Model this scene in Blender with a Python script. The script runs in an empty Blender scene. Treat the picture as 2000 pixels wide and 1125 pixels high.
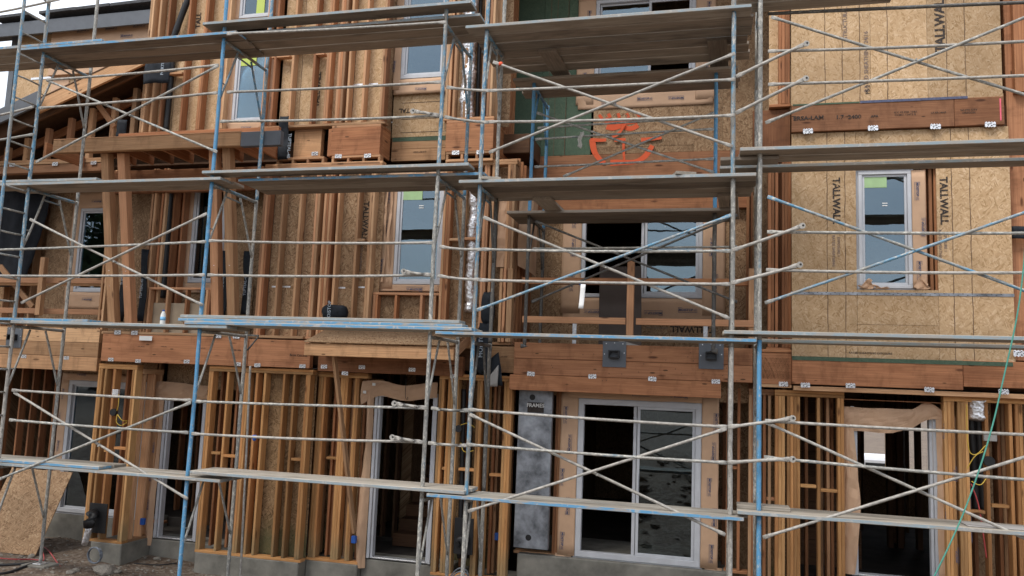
import bpy, bmesh, math, random
from mathutils import Vector, Matrix, noise
random.seed(7)
S = bpy.context.scene
C = S.collection
rad = math.radians

# ------------------------------------------------------------------ camera, sky, sun, exposure
F_PX, YAW, PITCH, ROLL = 1574.0, rad(14.5), rad(6.57), rad(2.245)
cy, sy, cp, sp, cr, sr = math.cos(YAW), math.sin(YAW), math.cos(PITCH), math.sin(PITCH), math.cos(ROLL), math.sin(ROLL)
FW = Vector((-sy*cp, cy*cp, sp)); _rt = Vector((cy, sy, 0)); _up = _rt.cross(FW)
RT = _rt*cr + _up*sr; UP = _up*cr - _rt*sr
cam = bpy.data.cameras.new('camera'); cam.sensor_width = 36; cam.sensor_fit = 'HORIZONTAL'
cam.lens = F_PX/2000*36; cam.clip_start = .05; cam.clip_end = 3000
co = bpy.data.objects.new('camera', cam); C.objects.link(co)
co.matrix_world = Matrix(((RT.x, UP.x, -FW.x, 0), (RT.y, UP.y, -FW.y, 0), (RT.z, UP.z, -FW.z, 0), (0, 0, 0, 1)))
S.camera = co
SUN_EL, SUN_AZ = rad(56), rad(208)          # azimuth clockwise from +Y: behind the camera, to its left
wd = bpy.data.worlds.new('World'); S.world = wd; wd.use_nodes = True
nt = wd.node_tree; nt.nodes.clear()
def wn(t, **k):
    n = nt.nodes.new(t)
    for a, b in k.items(): setattr(n, a, b)
    return n
sky = wn('ShaderNodeTexSky', sky_type='NISHITA', sun_disc=False); sky.sun_elevation = SUN_EL; sky.sun_rotation = SUN_AZ
sky.dust_density = 2.5; sky.air_density = 1.2
tc = wn('ShaderNodeTexCoord'); mp = wn('ShaderNodeMapping'); mp.inputs['Scale'].default_value = (1.6, 1.6, 4.5)
nz = wn('ShaderNodeTexNoise'); nz.inputs['Scale'].default_value = 1.7; nz.inputs['Detail'].default_value = 7; nz.inputs['Roughness'].default_value = .55
rp = wn('ShaderNodeValToRGB'); rp.color_ramp.elements[0].position = .36; rp.color_ramp.elements[1].position = .6
rp.color_ramp.elements[0].color = (.45, .45, .45, 1); rp.color_ramp.elements[1].color = (1, 1, 1, 1)
rp2 = wn('ShaderNodeValToRGB'); rp2.color_ramp.elements[0].color = (4.6, 5.3, 6.5, 1); rp2.color_ramp.elements[1].color = (11.5, 11.7, 12.0, 1)
nz2 = wn('ShaderNodeTexNoise'); nz2.inputs['Scale'].default_value = 2.6; nz2.inputs['Detail'].default_value = 5
mx = wn('ShaderNodeMix', data_type='RGBA'); bg = wn('ShaderNodeBackground'); bg.inputs['Strength'].default_value = .105
wo = wn('ShaderNodeOutputWorld')
L = nt.links.new
L(tc.outputs['Generated'], mp.inputs[0]); L(mp.outputs[0], nz.inputs[0]); L(mp.outputs[0], nz2.inputs[0])
L(nz.outputs[0], rp.inputs[0]); L(nz2.outputs[0], rp2.inputs[0])
L(rp.outputs[0], mx.inputs[0]); L(sky.outputs[0], mx.inputs[6]); L(rp2.outputs[0], mx.inputs[7])
L(mx.outputs[2], bg.inputs[0]); L(bg.outputs[0], wo.inputs[0])
sl = bpy.data.lights.new('sun', 'SUN'); sl.energy = 1.5; sl.angle = rad(18); sl.color = (1, .95, .88)
so = bpy.data.objects.new('sun', sl); C.objects.link(so)
_sd = Vector((math.sin(SUN_AZ)*math.cos(SUN_EL), math.cos(SUN_AZ)*math.cos(SUN_EL), math.sin(SUN_EL)))
so.rotation_euler = _sd.to_track_quat('Z', 'Y').to_euler(); so.location = _sd*60
S.view_settings.view_transform = 'Standard'; S.view_settings.look = 'None'; S.view_settings.gamma = 1
S.view_settings.exposure = 0.84

# ------------------------------------------------------------------ measuring helpers
def ray(px, py): return FW*F_PX + RT*(px-1000) + UP*(562.5-py)
def at(px, py, Y): d = ray(px, py); return d*(Y/d.y)
def sx(px, py, Y): return at(px, py, Y).x
def sz(px, py, Y): return at(px, py, Y).z

# ------------------------------------------------------------------ materials
MATS = {}
class NB:
    def __init__(s, name):
        s.m = bpy.data.materials.new(name); s.m.use_nodes = True; s.t = s.m.node_tree; s.t.nodes.clear()
        s.out = s.n('ShaderNodeOutputMaterial'); s.b = s.n('ShaderNodeBsdfPrincipled'); s.l(s.b.outputs[0], s.out.inputs[0]); MATS[name] = s.m
    def n(s, t, **k):
        n = s.t.nodes.new(t)
        for a, b in k.items(): setattr(n, a, b)
        return n
    def l(s, a, b): s.t.links.new(a, b)
    def coords(s, scale=(1, 1, 1), rnd=True):
        t = s.n('ShaderNodeTexCoord'); v = t.outputs['Object']
        if rnd:
            o = s.n('ShaderNodeObjectInfo'); a = s.n('ShaderNodeVectorMath', operation='MULTIPLY_ADD')
            c = s.n('ShaderNodeCombineXYZ')
            for i in range(3): s.l(o.outputs['Random'], c.inputs[i])
            a.inputs[1].default_value = (37, 71, 53); s.l(c.outputs[0], a.inputs[0]); s.l(v, a.inputs[2]); v = a.outputs[0]; s.rnd = o.outputs['Random']
        m = s.n('ShaderNodeMapping'); m.inputs['Scale'].default_value = scale; s.l(v, m.inputs[0]); s.raw = v
        return m.outputs[0]
    def map(s, v, scale, rot=(0, 0, 0)):
        m = s.n('ShaderNodeMapping'); m.inputs['Scale'].default_value = scale; m.inputs['Rotation'].default_value = rot; s.l(v, m.inputs[0]); return m.outputs[0]
    def noise(s, v, scale, detail=4, rough=.55):
        n = s.n('ShaderNodeTexNoise'); n.inputs['Scale'].default_value = scale; n.inputs['Detail'].default_value = detail; n.inputs['Roughness'].default_value = rough
        s.l(v, n.inputs['Vector']); return n.outputs[0]
    def voro(s, v, scale, feat='F1', out='Distance', dim='3D'):
        n = s.n('ShaderNodeTexVoronoi', feature=feat, voronoi_dimensions=dim); n.inputs['Scale'].default_value = scale; s.l(v, n.inputs['Vector']); return n.outputs[out]
    def ramp(s, f, stops):
        r = s.n('ShaderNodeValToRGB'); e = r.color_ramp.elements
        while len(e) < len(stops): e.new(.5)
        for i, (p, c) in enumerate(stops):
            e[i].position = p; e[i].color = (c, c, c, 1) if isinstance(c, (int, float)) else (*c, 1)
        s.l(f, r.inputs[0]); return r.outputs[0]
    def mix(s, f, a, b, mode='MIX'):
        m = s.n('ShaderNodeMix', data_type='RGBA', blend_type=mode)
        for i, x in ((0, f), (6, a), (7, b)):
            if isinstance(x, (int, float)): m.inputs[i].default_value = x if i == 0 else (x, x, x, 1)
            elif isinstance(x, tuple): m.inputs[i].default_value = (*x, 1)
            else: s.l(x, m.inputs[i])
        return m.outputs[2]
    def math(s, op, a, b=0.):
        m = s.n('ShaderNodeMath', operation=op)
        for i, x in ((0, a), (1, b)):
            if isinstance(x, (int, float)): m.inputs[i].default_value = x
            else: s.l(x, m.inputs[i])
        return m.outputs[0]
    def col(s, c):
        if isinstance(c, tuple): s.b.inputs['Base Color'].default_value = (*c, 1)
        else: s.l(c, s.b.inputs['Base Color'])
    def rough(s, r):
        if isinstance(r, (int, float)): s.b.inputs['Roughness'].default_value = r
        else: s.l(r, s.b.inputs['Roughness'])
    def bump(s, h, st=.3, d=.01):
        b = s.n('ShaderNodeBump'); b.inputs['Strength'].default_value = st; b.inputs['Distance'].default_value = d
        s.l(h, b.inputs['Height']); s.l(b.outputs[0], s.b.inputs['Normal'])

def wood(name, a, b, c, dark=.45, stain=.6, rough=.75, knots=True, foot=None, nails=False):
    """a,b: grain light/dark; c: alternative tint some boards have"""
    m = NB(name); v = m.coords((1.3, 26, 26))
    g = m.noise(v, 1.6, 6, .6); g2 = m.noise(m.map(m.raw, (.8, 70, 70)), 2.2, 3)
    base = m.mix(m.ramp(g, [(.3, 0.), (.7, 1.)]), b, a)
    rn = m.n('ShaderNodeTexWhiteNoise', noise_dimensions='1D'); m.l(m.rnd, rn.inputs['W'])
    base = m.mix(m.math('MULTIPLY', m.ramp(rn.outputs['Value'], [(.45, 0.), (1., 1.)]), .85), base, c)
    base = m.mix(m.math('MULTIPLY', m.ramp(rn.outputs['Value'], [(0., 1.), (.3, 0.)]), .55), base, (min(1, a[0]*1.12), a[1]*1.22, a[2]*1.3))
    base = m.mix(m.math('MULTIPLY', m.ramp(g2, [(.35, 1.), (.6, 0.)]), .5), base, tuple(x*dark for x in b))
    st = m.noise(m.map(m.raw, (1.1, 4, 4)), 1.3, 4, .6)
    base = m.mix(m.math('MULTIPLY', m.ramp(st, [(.5, 0.), (.75, 1.)]), stain), base, tuple(x*.55 for x in b))
    if knots:
        k = m.voro(m.map(m.raw, (1.7, 6.5, 6.5)), 1.0)
        base = m.mix(m.ramp(k, [(.07, .9), (.135, 0.)]), base, (b[0]*.28, b[1]*.25, b[2]*.25))
    if foot:
        sp0 = m.n('ShaderNodeSeparateXYZ'); t0 = m.n('ShaderNodeTexCoord'); m.l(t0.outputs['Object'], sp0.inputs[0])
        h0 = m.math('ADD', sp0.outputs[0], m.math('MULTIPLY', m.noise(m.map(m.raw, (3, 9, 9)), 1.5, 3), .5)); base = m.mix(m.ramp(m.math('ADD', m.math('MULTIPLY', h0, .5), .75), [(.27, .7), (.42, 0.)]), base, foot)
    if nails:
        kn = m.voro(m.map(m.raw, (2.6, 9, 9)), 1.0); base = m.mix(m.ramp(kn, [(.075, .85), (.10, 0.)]), base, (.05, .025, .012))
        dr = m.noise(m.map(m.raw, (4.5, 4.5, 1.8)), 1.3, 6, .65); base = m.mix(m.math('MULTIPLY', m.ramp(dr, [(.52, 0.), (.72, 1.)]), .6), base, tuple(x*.38 for x in b))
    val = m.ramp(m.rnd, [(0., .62), (.5, .98), (1., 1.22)])
    m.col(m.mix(1., base, val, 'MULTIPLY')); m.rough(rough); m.b.inputs['Specular IOR Level'].default_value = .25
    m.bump(g2, .25, .004); return m
wood('fir', (.60, .365, .20), (.45, .235, .12), (.51, .25, .135))
wood('fir_ground', (.62, .345, .145), (.45, .205, .07), (.52, .235, .09), foot=(.27, .20, .105))
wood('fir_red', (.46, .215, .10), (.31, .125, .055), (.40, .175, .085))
wood('beam', (.45, .205, .098), (.31, .122, .055), (.41, .195, .10), stain=.75, nails=True)
wood('beam_pale', (.57, .345, .185), (.44, .235, .115), (.52, .29, .15), stain=.4, nails=True)
wood('fir_shaded', (.16, .085, .045), (.09, .045, .025), (.12, .06, .03))  # darkened copy of fir: interior and soffit shade put into the colour
wood('plank', (.40, .345, .285), (.25, .21, .172), (.34, .285, .23), stain=.95, knots=False)
wood('plank_worn', (.46, .42, .355), (.31, .275, .23), (.39, .345, .285), stain=.9, knots=False)

def osb(name, pal, tint=None, foot=None):
    m = NB(name); m.coords((1, 1, 1))
    sp_ = m.n('ShaderNodeSeparateXYZ'); m.l(m.raw, sp_.inputs[0]); cb = m.n('ShaderNodeCombineXYZ')
    m.l(sp_.outputs[0], cb.inputs[0]); m.l(m.math('ADD', sp_.outputs[2], sp_.outputs[1]), cb.inputs[1]); v2 = cb.outputs[0]
    wv = m.n('ShaderNodeVectorMath', operation='MULTIPLY_ADD'); nn = m.n('ShaderNodeTexNoise'); nn.inputs['Scale'].default_value = 9; m.l(v2, nn.inputs['Vector'])
    m.l(nn.outputs['Color'], wv.inputs[0]); wv.inputs[1].default_value = (.035, .035, 0); m.l(v2, wv.inputs[2]); v2 = wv.outputs[0]
    lay = []
    for i, (ang, sc) in enumerate(((.35, (14, 66, 1)), (1.25, (12, 72, 1)), (-.75, (16, 60, 1)))):
        vv = m.map(m.map(v2, (1, 1, 1), (0, 0, ang)), sc)
        c_ = m.voro(vv, 1., 'F1', 'Color', '2D'); s_ = m.n('ShaderNodeSeparateColor'); m.l(c_, s_.inputs[0]); lay.append(s_.outputs)
    pick = m.ramp(lay[0][1], [(.42, 0.), (.46, 1.)]); pick2 = m.ramp(lay[1][2], [(.5, 0.), (.54, 1.)])
    f = m.mix(pick2, m.mix(pick, lay[0][0], lay[1][0]), lay[2][0])
    n = len(pal); base = m.ramp(f, [(i/(n-1), p) for i, p in enumerate(pal)])
    big = m.noise(m.map(m.raw, (1, 1, 1)), 1.7, 3); base = m.mix(m.math('MULTIPLY', m.ramp(big, [(.4, 0.), (.7, 1.)]), .42), base, tuple(x*.65 for x in pal[1]))
    if tint: base = m.mix(m.ramp(m.noise(m.raw, 2.2, 4), [(.3, .95), (.75, .6)]), base, m.mix(.75, base, tint, 'MIX'))
    base = m.mix(1., base, m.ramp(m.rnd, [(0., .80), (1., 1.10)]), 'MULTIPLY')
    if foot:
        sp1 = m.n('ShaderNodeSeparateXYZ'); t1 = m.n('ShaderNodeTexCoord'); m.l(t1.outputs['Object'], sp1.inputs[0])
        h1 = m.math('ADD', sp1.outputs[2], m.math('MULTIPLY', m.noise(m.raw, 3., 4), .6)); base = m.mix(m.ramp(m.math('ADD', m.math('MULTIPLY', h1, .5), .75), [(.34, .8), (.50, 0.)]), base, foot)
    m.col(base); m.rough(.8); m.b.inputs['Specular IOR Level'].default_value = .2; m.bump(f, .35, .004); return m
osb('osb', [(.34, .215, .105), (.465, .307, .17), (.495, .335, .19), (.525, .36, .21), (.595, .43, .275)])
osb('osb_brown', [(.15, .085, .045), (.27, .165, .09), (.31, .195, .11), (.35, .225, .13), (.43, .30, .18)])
osb('osb_treated', [(.13, .075, .035), (.26, .155, .075), (.30, .185, .095), (.35, .22, .115), (.42, .28, .155)], foot=(.105, .105, .05))
osb('osb_green', [(.05, .065, .04), (.075, .105, .07), (.085, .12, .08), (.10, .14, .09), (.15, .17, .11)], (.065, .105, .07))

def tube_mat(name, paint, amt, metal=(.23, .225, .205), splat=(.50, .475, .42), spl=.52):
    m = NB(name); v = m.coords((2.2, 9, 9)); a = m.noise(v, 2.4, 6, .65); b = m.noise(m.map(m.raw, (6, 14, 14)), 3.2, 5, .7); d = m.noise(m.map(m.raw, (.9, 1, 1)), 1.1, 3)
    base = m.mix(m.ramp(m.math('ADD', a, m.math('MULTIPLY', d, .5)), [(amt-.07, 1.), (amt+.07, 0.)]), metal, paint)
    base = m.mix(m.ramp(m.math('ADD', b, m.math('MULTIPLY', d, -.25)), [(spl-.16, 0.), (spl-.02, 1.)]), base, splat)
    base = m.mix(m.ramp(m.noise(m.map(m.raw, (9, 20, 20)), 4., 3), [(.63, 0.), (.7, .8)]), base, (.07, .06, .05))
    m.col(base); m.rough(.62); m.bump(b, .5, .006); return m
tube_mat('tube_blue', (.085, .26, .44), .92, spl=.60)
tube_mat('tube_mid', (.095, .24, .36), .76, spl=.55)
tube_mat('tube_grey', (.10, .19, .25), .58, spl=.52)
tube_mat('tube_white', (.19, .25, .30), .5, (.25, .235, .21), (.40, .375, .335), .47)
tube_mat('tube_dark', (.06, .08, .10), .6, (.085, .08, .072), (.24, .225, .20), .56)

def edge_paint(name, c, sh):
    m = NB(name); v = m.coords((2, 8, 8)); a = m.noise(v, 2.5, 5, .65); b = m.noise(m.raw, 14, 4)
    base = m.mix(m.ramp(a, [(.42-sh, 0.), (.56-sh, 1.)]), (.30, .285, .26), c); base = m.mix(m.ramp(b, [(.58, 0.), (.66, .7)]), base, (.42, .40, .37))
    m.col(base); m.rough(.7); m.bump(a, .2, .003); return m
edge_paint('edge_blue', (.10, .275, .45), .03); edge_paint('edge_pale', (.24, .30, .33), 0.)

def plain(name, c, r=.6, var=.12, sc=6., metal=0., spec=.4, bump=0.):
    m = NB(name); m.coords(); n = m.noise(m.raw, sc, 5, .6)
    m.col(m.mix(m.ramp(n, [(.3, 0.), (.7, 1.)]), tuple(x*(1-var) for x in c), tuple(min(1, x*(1+var)) for x in c)))
    m.rough(r); m.b.inputs['Metallic'].default_value = metal; m.b.inputs['Specular IOR Level'].default_value = spec
    if bump: m.bump(n, bump, .01)
    return m
plain('vinyl', (.50, .51, .535), .45, .08); plain('kraft', (.53, .34, .215), .7, .10, 3., bump=.25)
plain('print_black', (.045, .035, .03), .9, .3, 30); plain('line_brown', (.12, .075, .045), .9, .3, 30); plain('print_grey', (.20, .15, .13), .9, .3, 30); plain('print_blue', (.09, .10, .16), .9, .3, 30)
plain('membrane', (.014, .017, .022), .7, .4, 12., spec=.2, bump=.4); plain('print_pale', (.30, .35, .40), .8, .3, 30)
plain('black_plastic', (.012, .012, .013), .5, .3); plain('conc', (.185, .175, .15), .92, .38, 3.0, bump=.5)
plain('zinc', (.74, .75, .77), .42, .22, 40, .75, bump=.5); plain('galv', (.24, .255, .28), .5, .6, 5., .5, bump=.3)
plain('grey_paint', (.105, .115, .13), .6, .10); plain('shingle', (.06, .062, .066), .9, .4, 14, bump=.4)
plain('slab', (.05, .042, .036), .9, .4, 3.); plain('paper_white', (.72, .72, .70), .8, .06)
plain('label_yellow', (.46, .56, .13), .7, .1); plain('label_green', (.34, .50, .26), .7, .12)
plain('wire_yellow', (.62, .42, .06), .5, .1); plain('hose_red', (.42, .06, .06), .5, .2)
plain('rope_green', (.07, .27, .21), .7, .2, 40); plain('cable_black', (.02, .02, .022), .6, .3); plain('hose_grey', (.16, .18, .21), .5, .2)
plain('box_blue', (.02, .09, .36), .5, .1); plain('card', (.085, .066, .056), .8, .10, 3.); plain('tag_orange', (.75, .10, .04), .6, .1)
plain('tape', (.20, .45, .70), .6, .1); plain('cord', (.45, .43, .39), .9, .2, 30); plain('pink', (.72, .13, .18), .8, .2)
plain('rock', (.22, .20, .17), .95, .35, 9., bump=.6); plain('white_car', (.72, .73, .75), .3, .03); plain('rubber', (.02, .02, .02), .8, .2)
plain('grey_sheet', (.30, .285, .27), .85, .12, 4.); plain('ply', (.34, .27, .19), .8, .15, 5.)
plain('tarp', (.016, .018, .022), .85, .4, 5., spec=.15, bump=.5)
def patchy(name, c, lo, hi, sc):
    m = NB(name); m.coords(); t_ = m.n('ShaderNodeBsdfTransparent'); x_ = m.n('ShaderNodeMixShader'); m.l(m.ramp(m.noise(m.raw, sc, 5, .7), [(lo, 0.), (hi, 1.)]), x_.inputs[0]); m.l(t_.outputs[0], x_.inputs[1]); m.l(m.b.outputs[0], x_.inputs[2]); m.l(x_.outputs[0], m.out.inputs[0]); m.col(c); m.rough(.9)
patchy('stencil', (.045, .035, .03), .36, .52, 3.5); patchy('graffiti', (.62, .10, .035), .2, .42, 11.)
m = NB('foil'); m.coords(); n = m.voro(m.raw, 26.); n2 = m.noise(m.raw, 40, 3); m.col(m.mix(m.ramp(n2, [(.35, 0.), (.65, 1.)]), (.55, .54, .54), (.84, .84, .86)))
m.rough(.42); m.b.inputs['Metallic'].default_value = .8; m.bump(n, .55, .02)
m = NB('dirt'); m.coords(rnd=False); a = m.noise(m.raw, .9, 8, .65); b = m.noise(m.raw, 9, 6, .7); k = m.voro(m.raw, 16)
base = m.mix(m.ramp(a, [(.35, 0.), (.65, 1.)]), (.08, .05, .032), (.145, .10, .066)); base = m.mix(m.ramp(b, [(.45, 0.), (.7, 1.)]), base, (.27, .22, .17))
m.col(m.mix(m.ramp(k, [(.12, .6), (.25, 0.)]), base, (.20, .18, .155))); m.rough(.95); m.bump(m.math('ADD', b, m.math('MULTIPLY', k, -.5)), .9, .05)
m = NB('bark'); m.coords(); m.col(m.mix(m.noise(m.raw, 8), (.05, .035, .025), (.10, .075, .05))); m.rough(.9)
m = NB('leaf'); m.coords(); m.col(m.mix(m.noise(m.raw, 3), (.03, .055, .02), (.075, .11, .04))); m.rough(.7)
m = NB('hillside'); m.coords(rnd=False); m.col(m.mix(m.ramp(m.noise(m.raw, .06, 6), [(.4, 0.), (.6, 1.)]), (.05, .065, .04), (.13, .12, .075))); m.rough(.95)
# insulated glass: partly clear, partly mirror
m = NB('glass'); gl = m.n('ShaderNodeBsdfGlossy'); gl.inputs['Roughness'].default_value = .012; gl.inputs['Color'].default_value = (.70, .87, 1, 1)
tr = m.n('ShaderNodeBsdfTransparent'); tr.inputs['Color'].default_value = (.5, .56, .56, 1); fr = m.n('ShaderNodeFresnel'); fr.inputs['IOR'].default_value = 1.6
ms = m.n('ShaderNodeMixShader'); m.l(m.math('ADD', m.math('MULTIPLY', fr.outputs[0], .9), .09), ms.inputs[0]); m.l(tr.outputs[0], ms.inputs[1]); m.l(gl.outputs[0], ms.inputs[2]); m.l(ms.outputs[0], m.out.inputs[0])
m.coords(); bn = m.n('ShaderNodeBump'); bn.inputs['Strength'].default_value = .05; bn.inputs['Distance'].default_value = .02; m.l(m.noise(m.raw, 2.5, 2), bn.inputs['Height']); m.l(bn.outputs[0], gl.inputs['Normal'])

# ------------------------------------------------------------------ mesh helpers
W = {}                              # world matrix of every object
MESH = {}
def link(name, mesh, world, parent=None, mat=None):
    o = bpy.data.objects.new(name, mesh); C.objects.link(o); W[o] = world
    if parent is not None:
        o.parent = parent; o.matrix_parent_inverse = W[parent].inverted()
    o.matrix_basis = world
    if mesh is not None and mat and not mesh.materials: mesh.materials.append(MATS[mat])
    return o
def empty(name, loc, parent=None): return link(name, None, Matrix.Translation(loc), parent)
def tag(o, label, cat=None, group=None, kind=None):
    if label: o['label'] = label
    if cat: o['category'] = cat
    if group: o['group'] = group
    if kind: o['kind'] = kind
    return o
def box_mesh(dx, dy, dz, mat, bev=.004, edge=None):
    key = ('b', round(dx, 3), round(dy, 3), round(dz, 3), mat, bev, edge)
    if key in MESH: return MESH[key]
    bm = bmesh.new(); bmesh.ops.create_cube(bm, size=1); bmesh.ops.scale(bm, vec=(dx, dy, dz), verts=bm.verts)
    if edge:
        for f in bm.faces: f.material_index = 1 if abs(f.normal.y) > .7 or (abs(f.normal.x) > .7) else 0
    b = min(bev, min(dx, dy, dz)*.3)
    if b > .0008: bmesh.ops.bevel(bm, geom=bm.edges[:], offset=b, segments=1, affect='EDGES', profile=.5)
    me = bpy.data.meshes.new('box'); bm.to_mesh(me); bm.free(); me.materials.append(MATS[mat])
    if edge: me.materials.append(MATS[edge])
    MESH[key] = me; return me
ROT = {0: Matrix.Identity(3), 1: Matrix(((0, -1, 0), (1, 0, 0), (0, 0, 1))), 2: Matrix(((0, 0, -1), (0, 1, 0), (1, 0, 0)))}
def piece(name, parent, mat, x0, x1, y0, y1, z0, z1, bev=.004, grain=None, edge=None):
    """axis-aligned board; its grain runs along the longest side (local X)"""
    d = [abs(x1-x0), abs(y1-y0), abs(z1-z0)]; ax = d.index(max(d)) if grain is None else grain
    if ax == 0: e = d
    elif ax == 1: e = [d[1], d[0], d[2]]
    else: e = [d[2], d[1], d[0]]
    M = ROT[ax].to_4x4(); M.translation = ((x0+x1)/2, (y0+y1)/2, (z0+z1)/2)
    return link(name, box_mesh(*e, mat, bev, edge), M, parent)
def sheet(name, parent, mat, x0, x1, y0, y1, z0, z1, bev=.001): return piece(name, parent, mat, x0, x1, y0, y1, z0, z1, bev, grain=0)
def axis_matrix(p0, p1, upv=(0, 0, 1), roll=0):
    p0, p1 = Vector(p0), Vector(p1); x = (p1-p0).normalized(); u = Vector(upv)
    if abs(x.dot(u)) > .95: u = Vector((0, 1, 0))
    y = u.cross(x).normalized(); z = x.cross(y)
    M = Matrix((x, y, z)).transposed()
    if roll: M = M @ Matrix.Rotation(roll, 3, 'X')
    M = M.to_4x4(); M.translation = (p0+p1)/2; return M
def stick(name, parent, mat, p0, p1, wy, wz, upv=(0, 0, 1), bev=.004, roll=0, edge=None):
    return link(name, box_mesh((Vector(p1)-Vector(p0)).length, wy, wz, mat, bev, edge), axis_matrix(p0, p1, upv, roll), parent)
def ring_tube(pts, radii, nseg=10, caps=True, flat=None):
    """local-space tube along a list of points; flat: list of (ky,kz) per ring"""
    vs, fs = [], []; n = len(pts)
    for i, p in enumerate(pts):
        p = Vector(p); t = (Vector(pts[min(i+1, n-1)])-Vector(pts[max(i-1, 0)])).normalized()
        u = Vector((0, 0, 1)) if abs(t.z) < .9 else Vector((0, 1, 0)); a = u.cross(t).normalized(); b = t.cross(a)
        for k in range(nseg):
            an = 2*math.pi*k/nseg; ky, kz = flat[i] if flat else (1, 1)
            vs.append(p + a*math.cos(an)*radii[i]*ky + b*math.sin(an)*radii[i]*kz)
    for i in range(n-1):
        for k in range(nseg):
            fs.append((i*nseg+k, i*nseg+(k+1) % nseg, (i+1)*nseg+(k+1) % nseg, (i+1)*nseg+k))
    if caps: fs.append(tuple(range(nseg))[::-1]); fs.append(tuple((n-1)*nseg+k for k in range(nseg)))
    return vs, fs
def mesh_from(name, vs, fs, mat, smooth=True):
    me = bpy.data.meshes.new(name); me.from_pydata([tuple(v) for v in vs], [], fs); me.materials.append(MATS[mat])
    if smooth:
        for p in me.polygons: p.use_smooth = len(p.vertices) == 4
    me.update(); return me
def tube(name, parent, mat, p0, p1, r, nseg=10, ends=False, sag=0.):
    p0, p1 = Vector(p0), Vector(p1); Ln = (p1-p0).length; h = Ln/2
    if ends:
        xs = [-h, -h+.05, -h+.055, -h+.12] + [-h*.5, 0, h*.5] + [h-.12, h-.055, h-.05, h]; fl = [(.25, 1.25), (.25, 1.45), (.3, 1.4), (1, 1), (1, 1), (1, 1), (1, 1), (1, 1), (.3, 1.4), (.25, 1.45), (.25, 1.25)]
    else: xs = [-h, -h*.33, h*.33, h]; fl = None
    if Ln > .8:
        nn_ = int(Ln/.07); lo, hi = xs[3 if ends else 0], xs[-4 if ends else -1]; mid = [lo+(hi-lo)*i/nn_ for i in range(1, nn_)]
        if ends: xs = xs[:4]+mid+xs[-4:]; fl = fl[:4]+[(1, 1)]*len(mid)+fl[-4:]
        else: xs = [xs[0]]+mid+[xs[-1]]
    bx_, bz_ = random.uniform(-.006, .006), random.uniform(-.006, .006); k0 = random.uniform(0, 99)
    pts = [(x, bx_*(1-(x/h)**2)+.002*noise.noise(Vector((x*3, k0, 0))), -sag*(1-(x/h)**2)+bz_*(1-(x/h)**2)) for x in xs]
    vs, fs = ring_tube(pts, [r*(1+.09*noise.noise(Vector((x*9, k0, 5)))+.05*noise.noise(Vector((x*30, k0, 9)))) for x in xs], nseg, True, fl)
    return link(name, mesh_from(name, vs, fs, mat), axis_matrix(p0, p1), parent)
def path_tube(name, parent, mat, pts, r, nseg=8, smooth=3):
    P = [Vector(p) for p in pts]
    for _ in range(smooth):
        q = [P[0]]
        for a, b in zip(P, P[1:]): q += [a*.75+b*.25, a*.25+b*.75]
        P = q + [P[-1]]
        if len(P) > 90: break
    c = sum(P, Vector())/len(P); vs, fs = ring_tube([p-c for p in P], [r]*len(P), nseg)
    return link(name, mesh_from(name, vs, fs, mat), Matrix.Translation(c), parent)
def grid_sheet(name, parent, mat, fn, nu, nv, thick=.003):
    """curved thin sheet fn(u,v)->world point, given real thickness"""
    P = [Vector(fn(i/nu, j/nv)) for j in range(nv+1) for i in range(nu+1)]; c = sum(P, Vector())/len(P)
    me = bpy.data.meshes.new(name); me.from_pydata([tuple(p-c) for p in P], [], [(j*(nu+1)+i, j*(nu+1)+i+1, (j+1)*(nu+1)+i+1, (j+1)*(nu+1)+i) for j in range(nv) for i in range(nu)])
    bm = bmesh.new(); bm.from_mesh(me); bmesh.ops.recalc_face_normals(bm, faces=bm.faces[:]); bmesh.ops.solidify(bm, geom=bm.faces[:], thickness=thick); bm.to_mesh(me); bm.free()
    me.materials.append(MATS[mat])
    for p in me.polygons: p.use_smooth = True
    return link(name, me, Matrix.Translation(c), parent)
def merged(name, parent, mat, boxes, bev=0, loc=None):
    """one rigid piece made of several boxes (a frame)"""
    bm = bmesh.new()
    for (x0, x1, y0, y1, z0, z1) in boxes:
        r = bmesh.ops.create_cube(bm, size=1); bmesh.ops.scale(bm, vec=(x1-x0, y1-y0, z1-z0), verts=r['verts']); bmesh.ops.translate(bm, vec=((x0+x1)/2, (y0+y1)/2, (z0+z1)/2), verts=r['verts'])
    if bev: bmesh.ops.bevel(bm, geom=bm.edges[:], offset=bev, segments=1, affect='EDGES')
    c = Vector(loc) if loc else Vector(((min(b[0] for b in boxes)+max(b[1] for b in boxes))/2, (boxes[0][2]+boxes[0][3])/2, min(b[4] for b in boxes)))
    bmesh.ops.translate(bm, vec=-c, verts=bm.verts); me = bpy.data.meshes.new(name); bm.to_mesh(me); bm.free(); me.materials.append(MATS[mat])
    return link(name, me, Matrix.Translation(c), parent)
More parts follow.
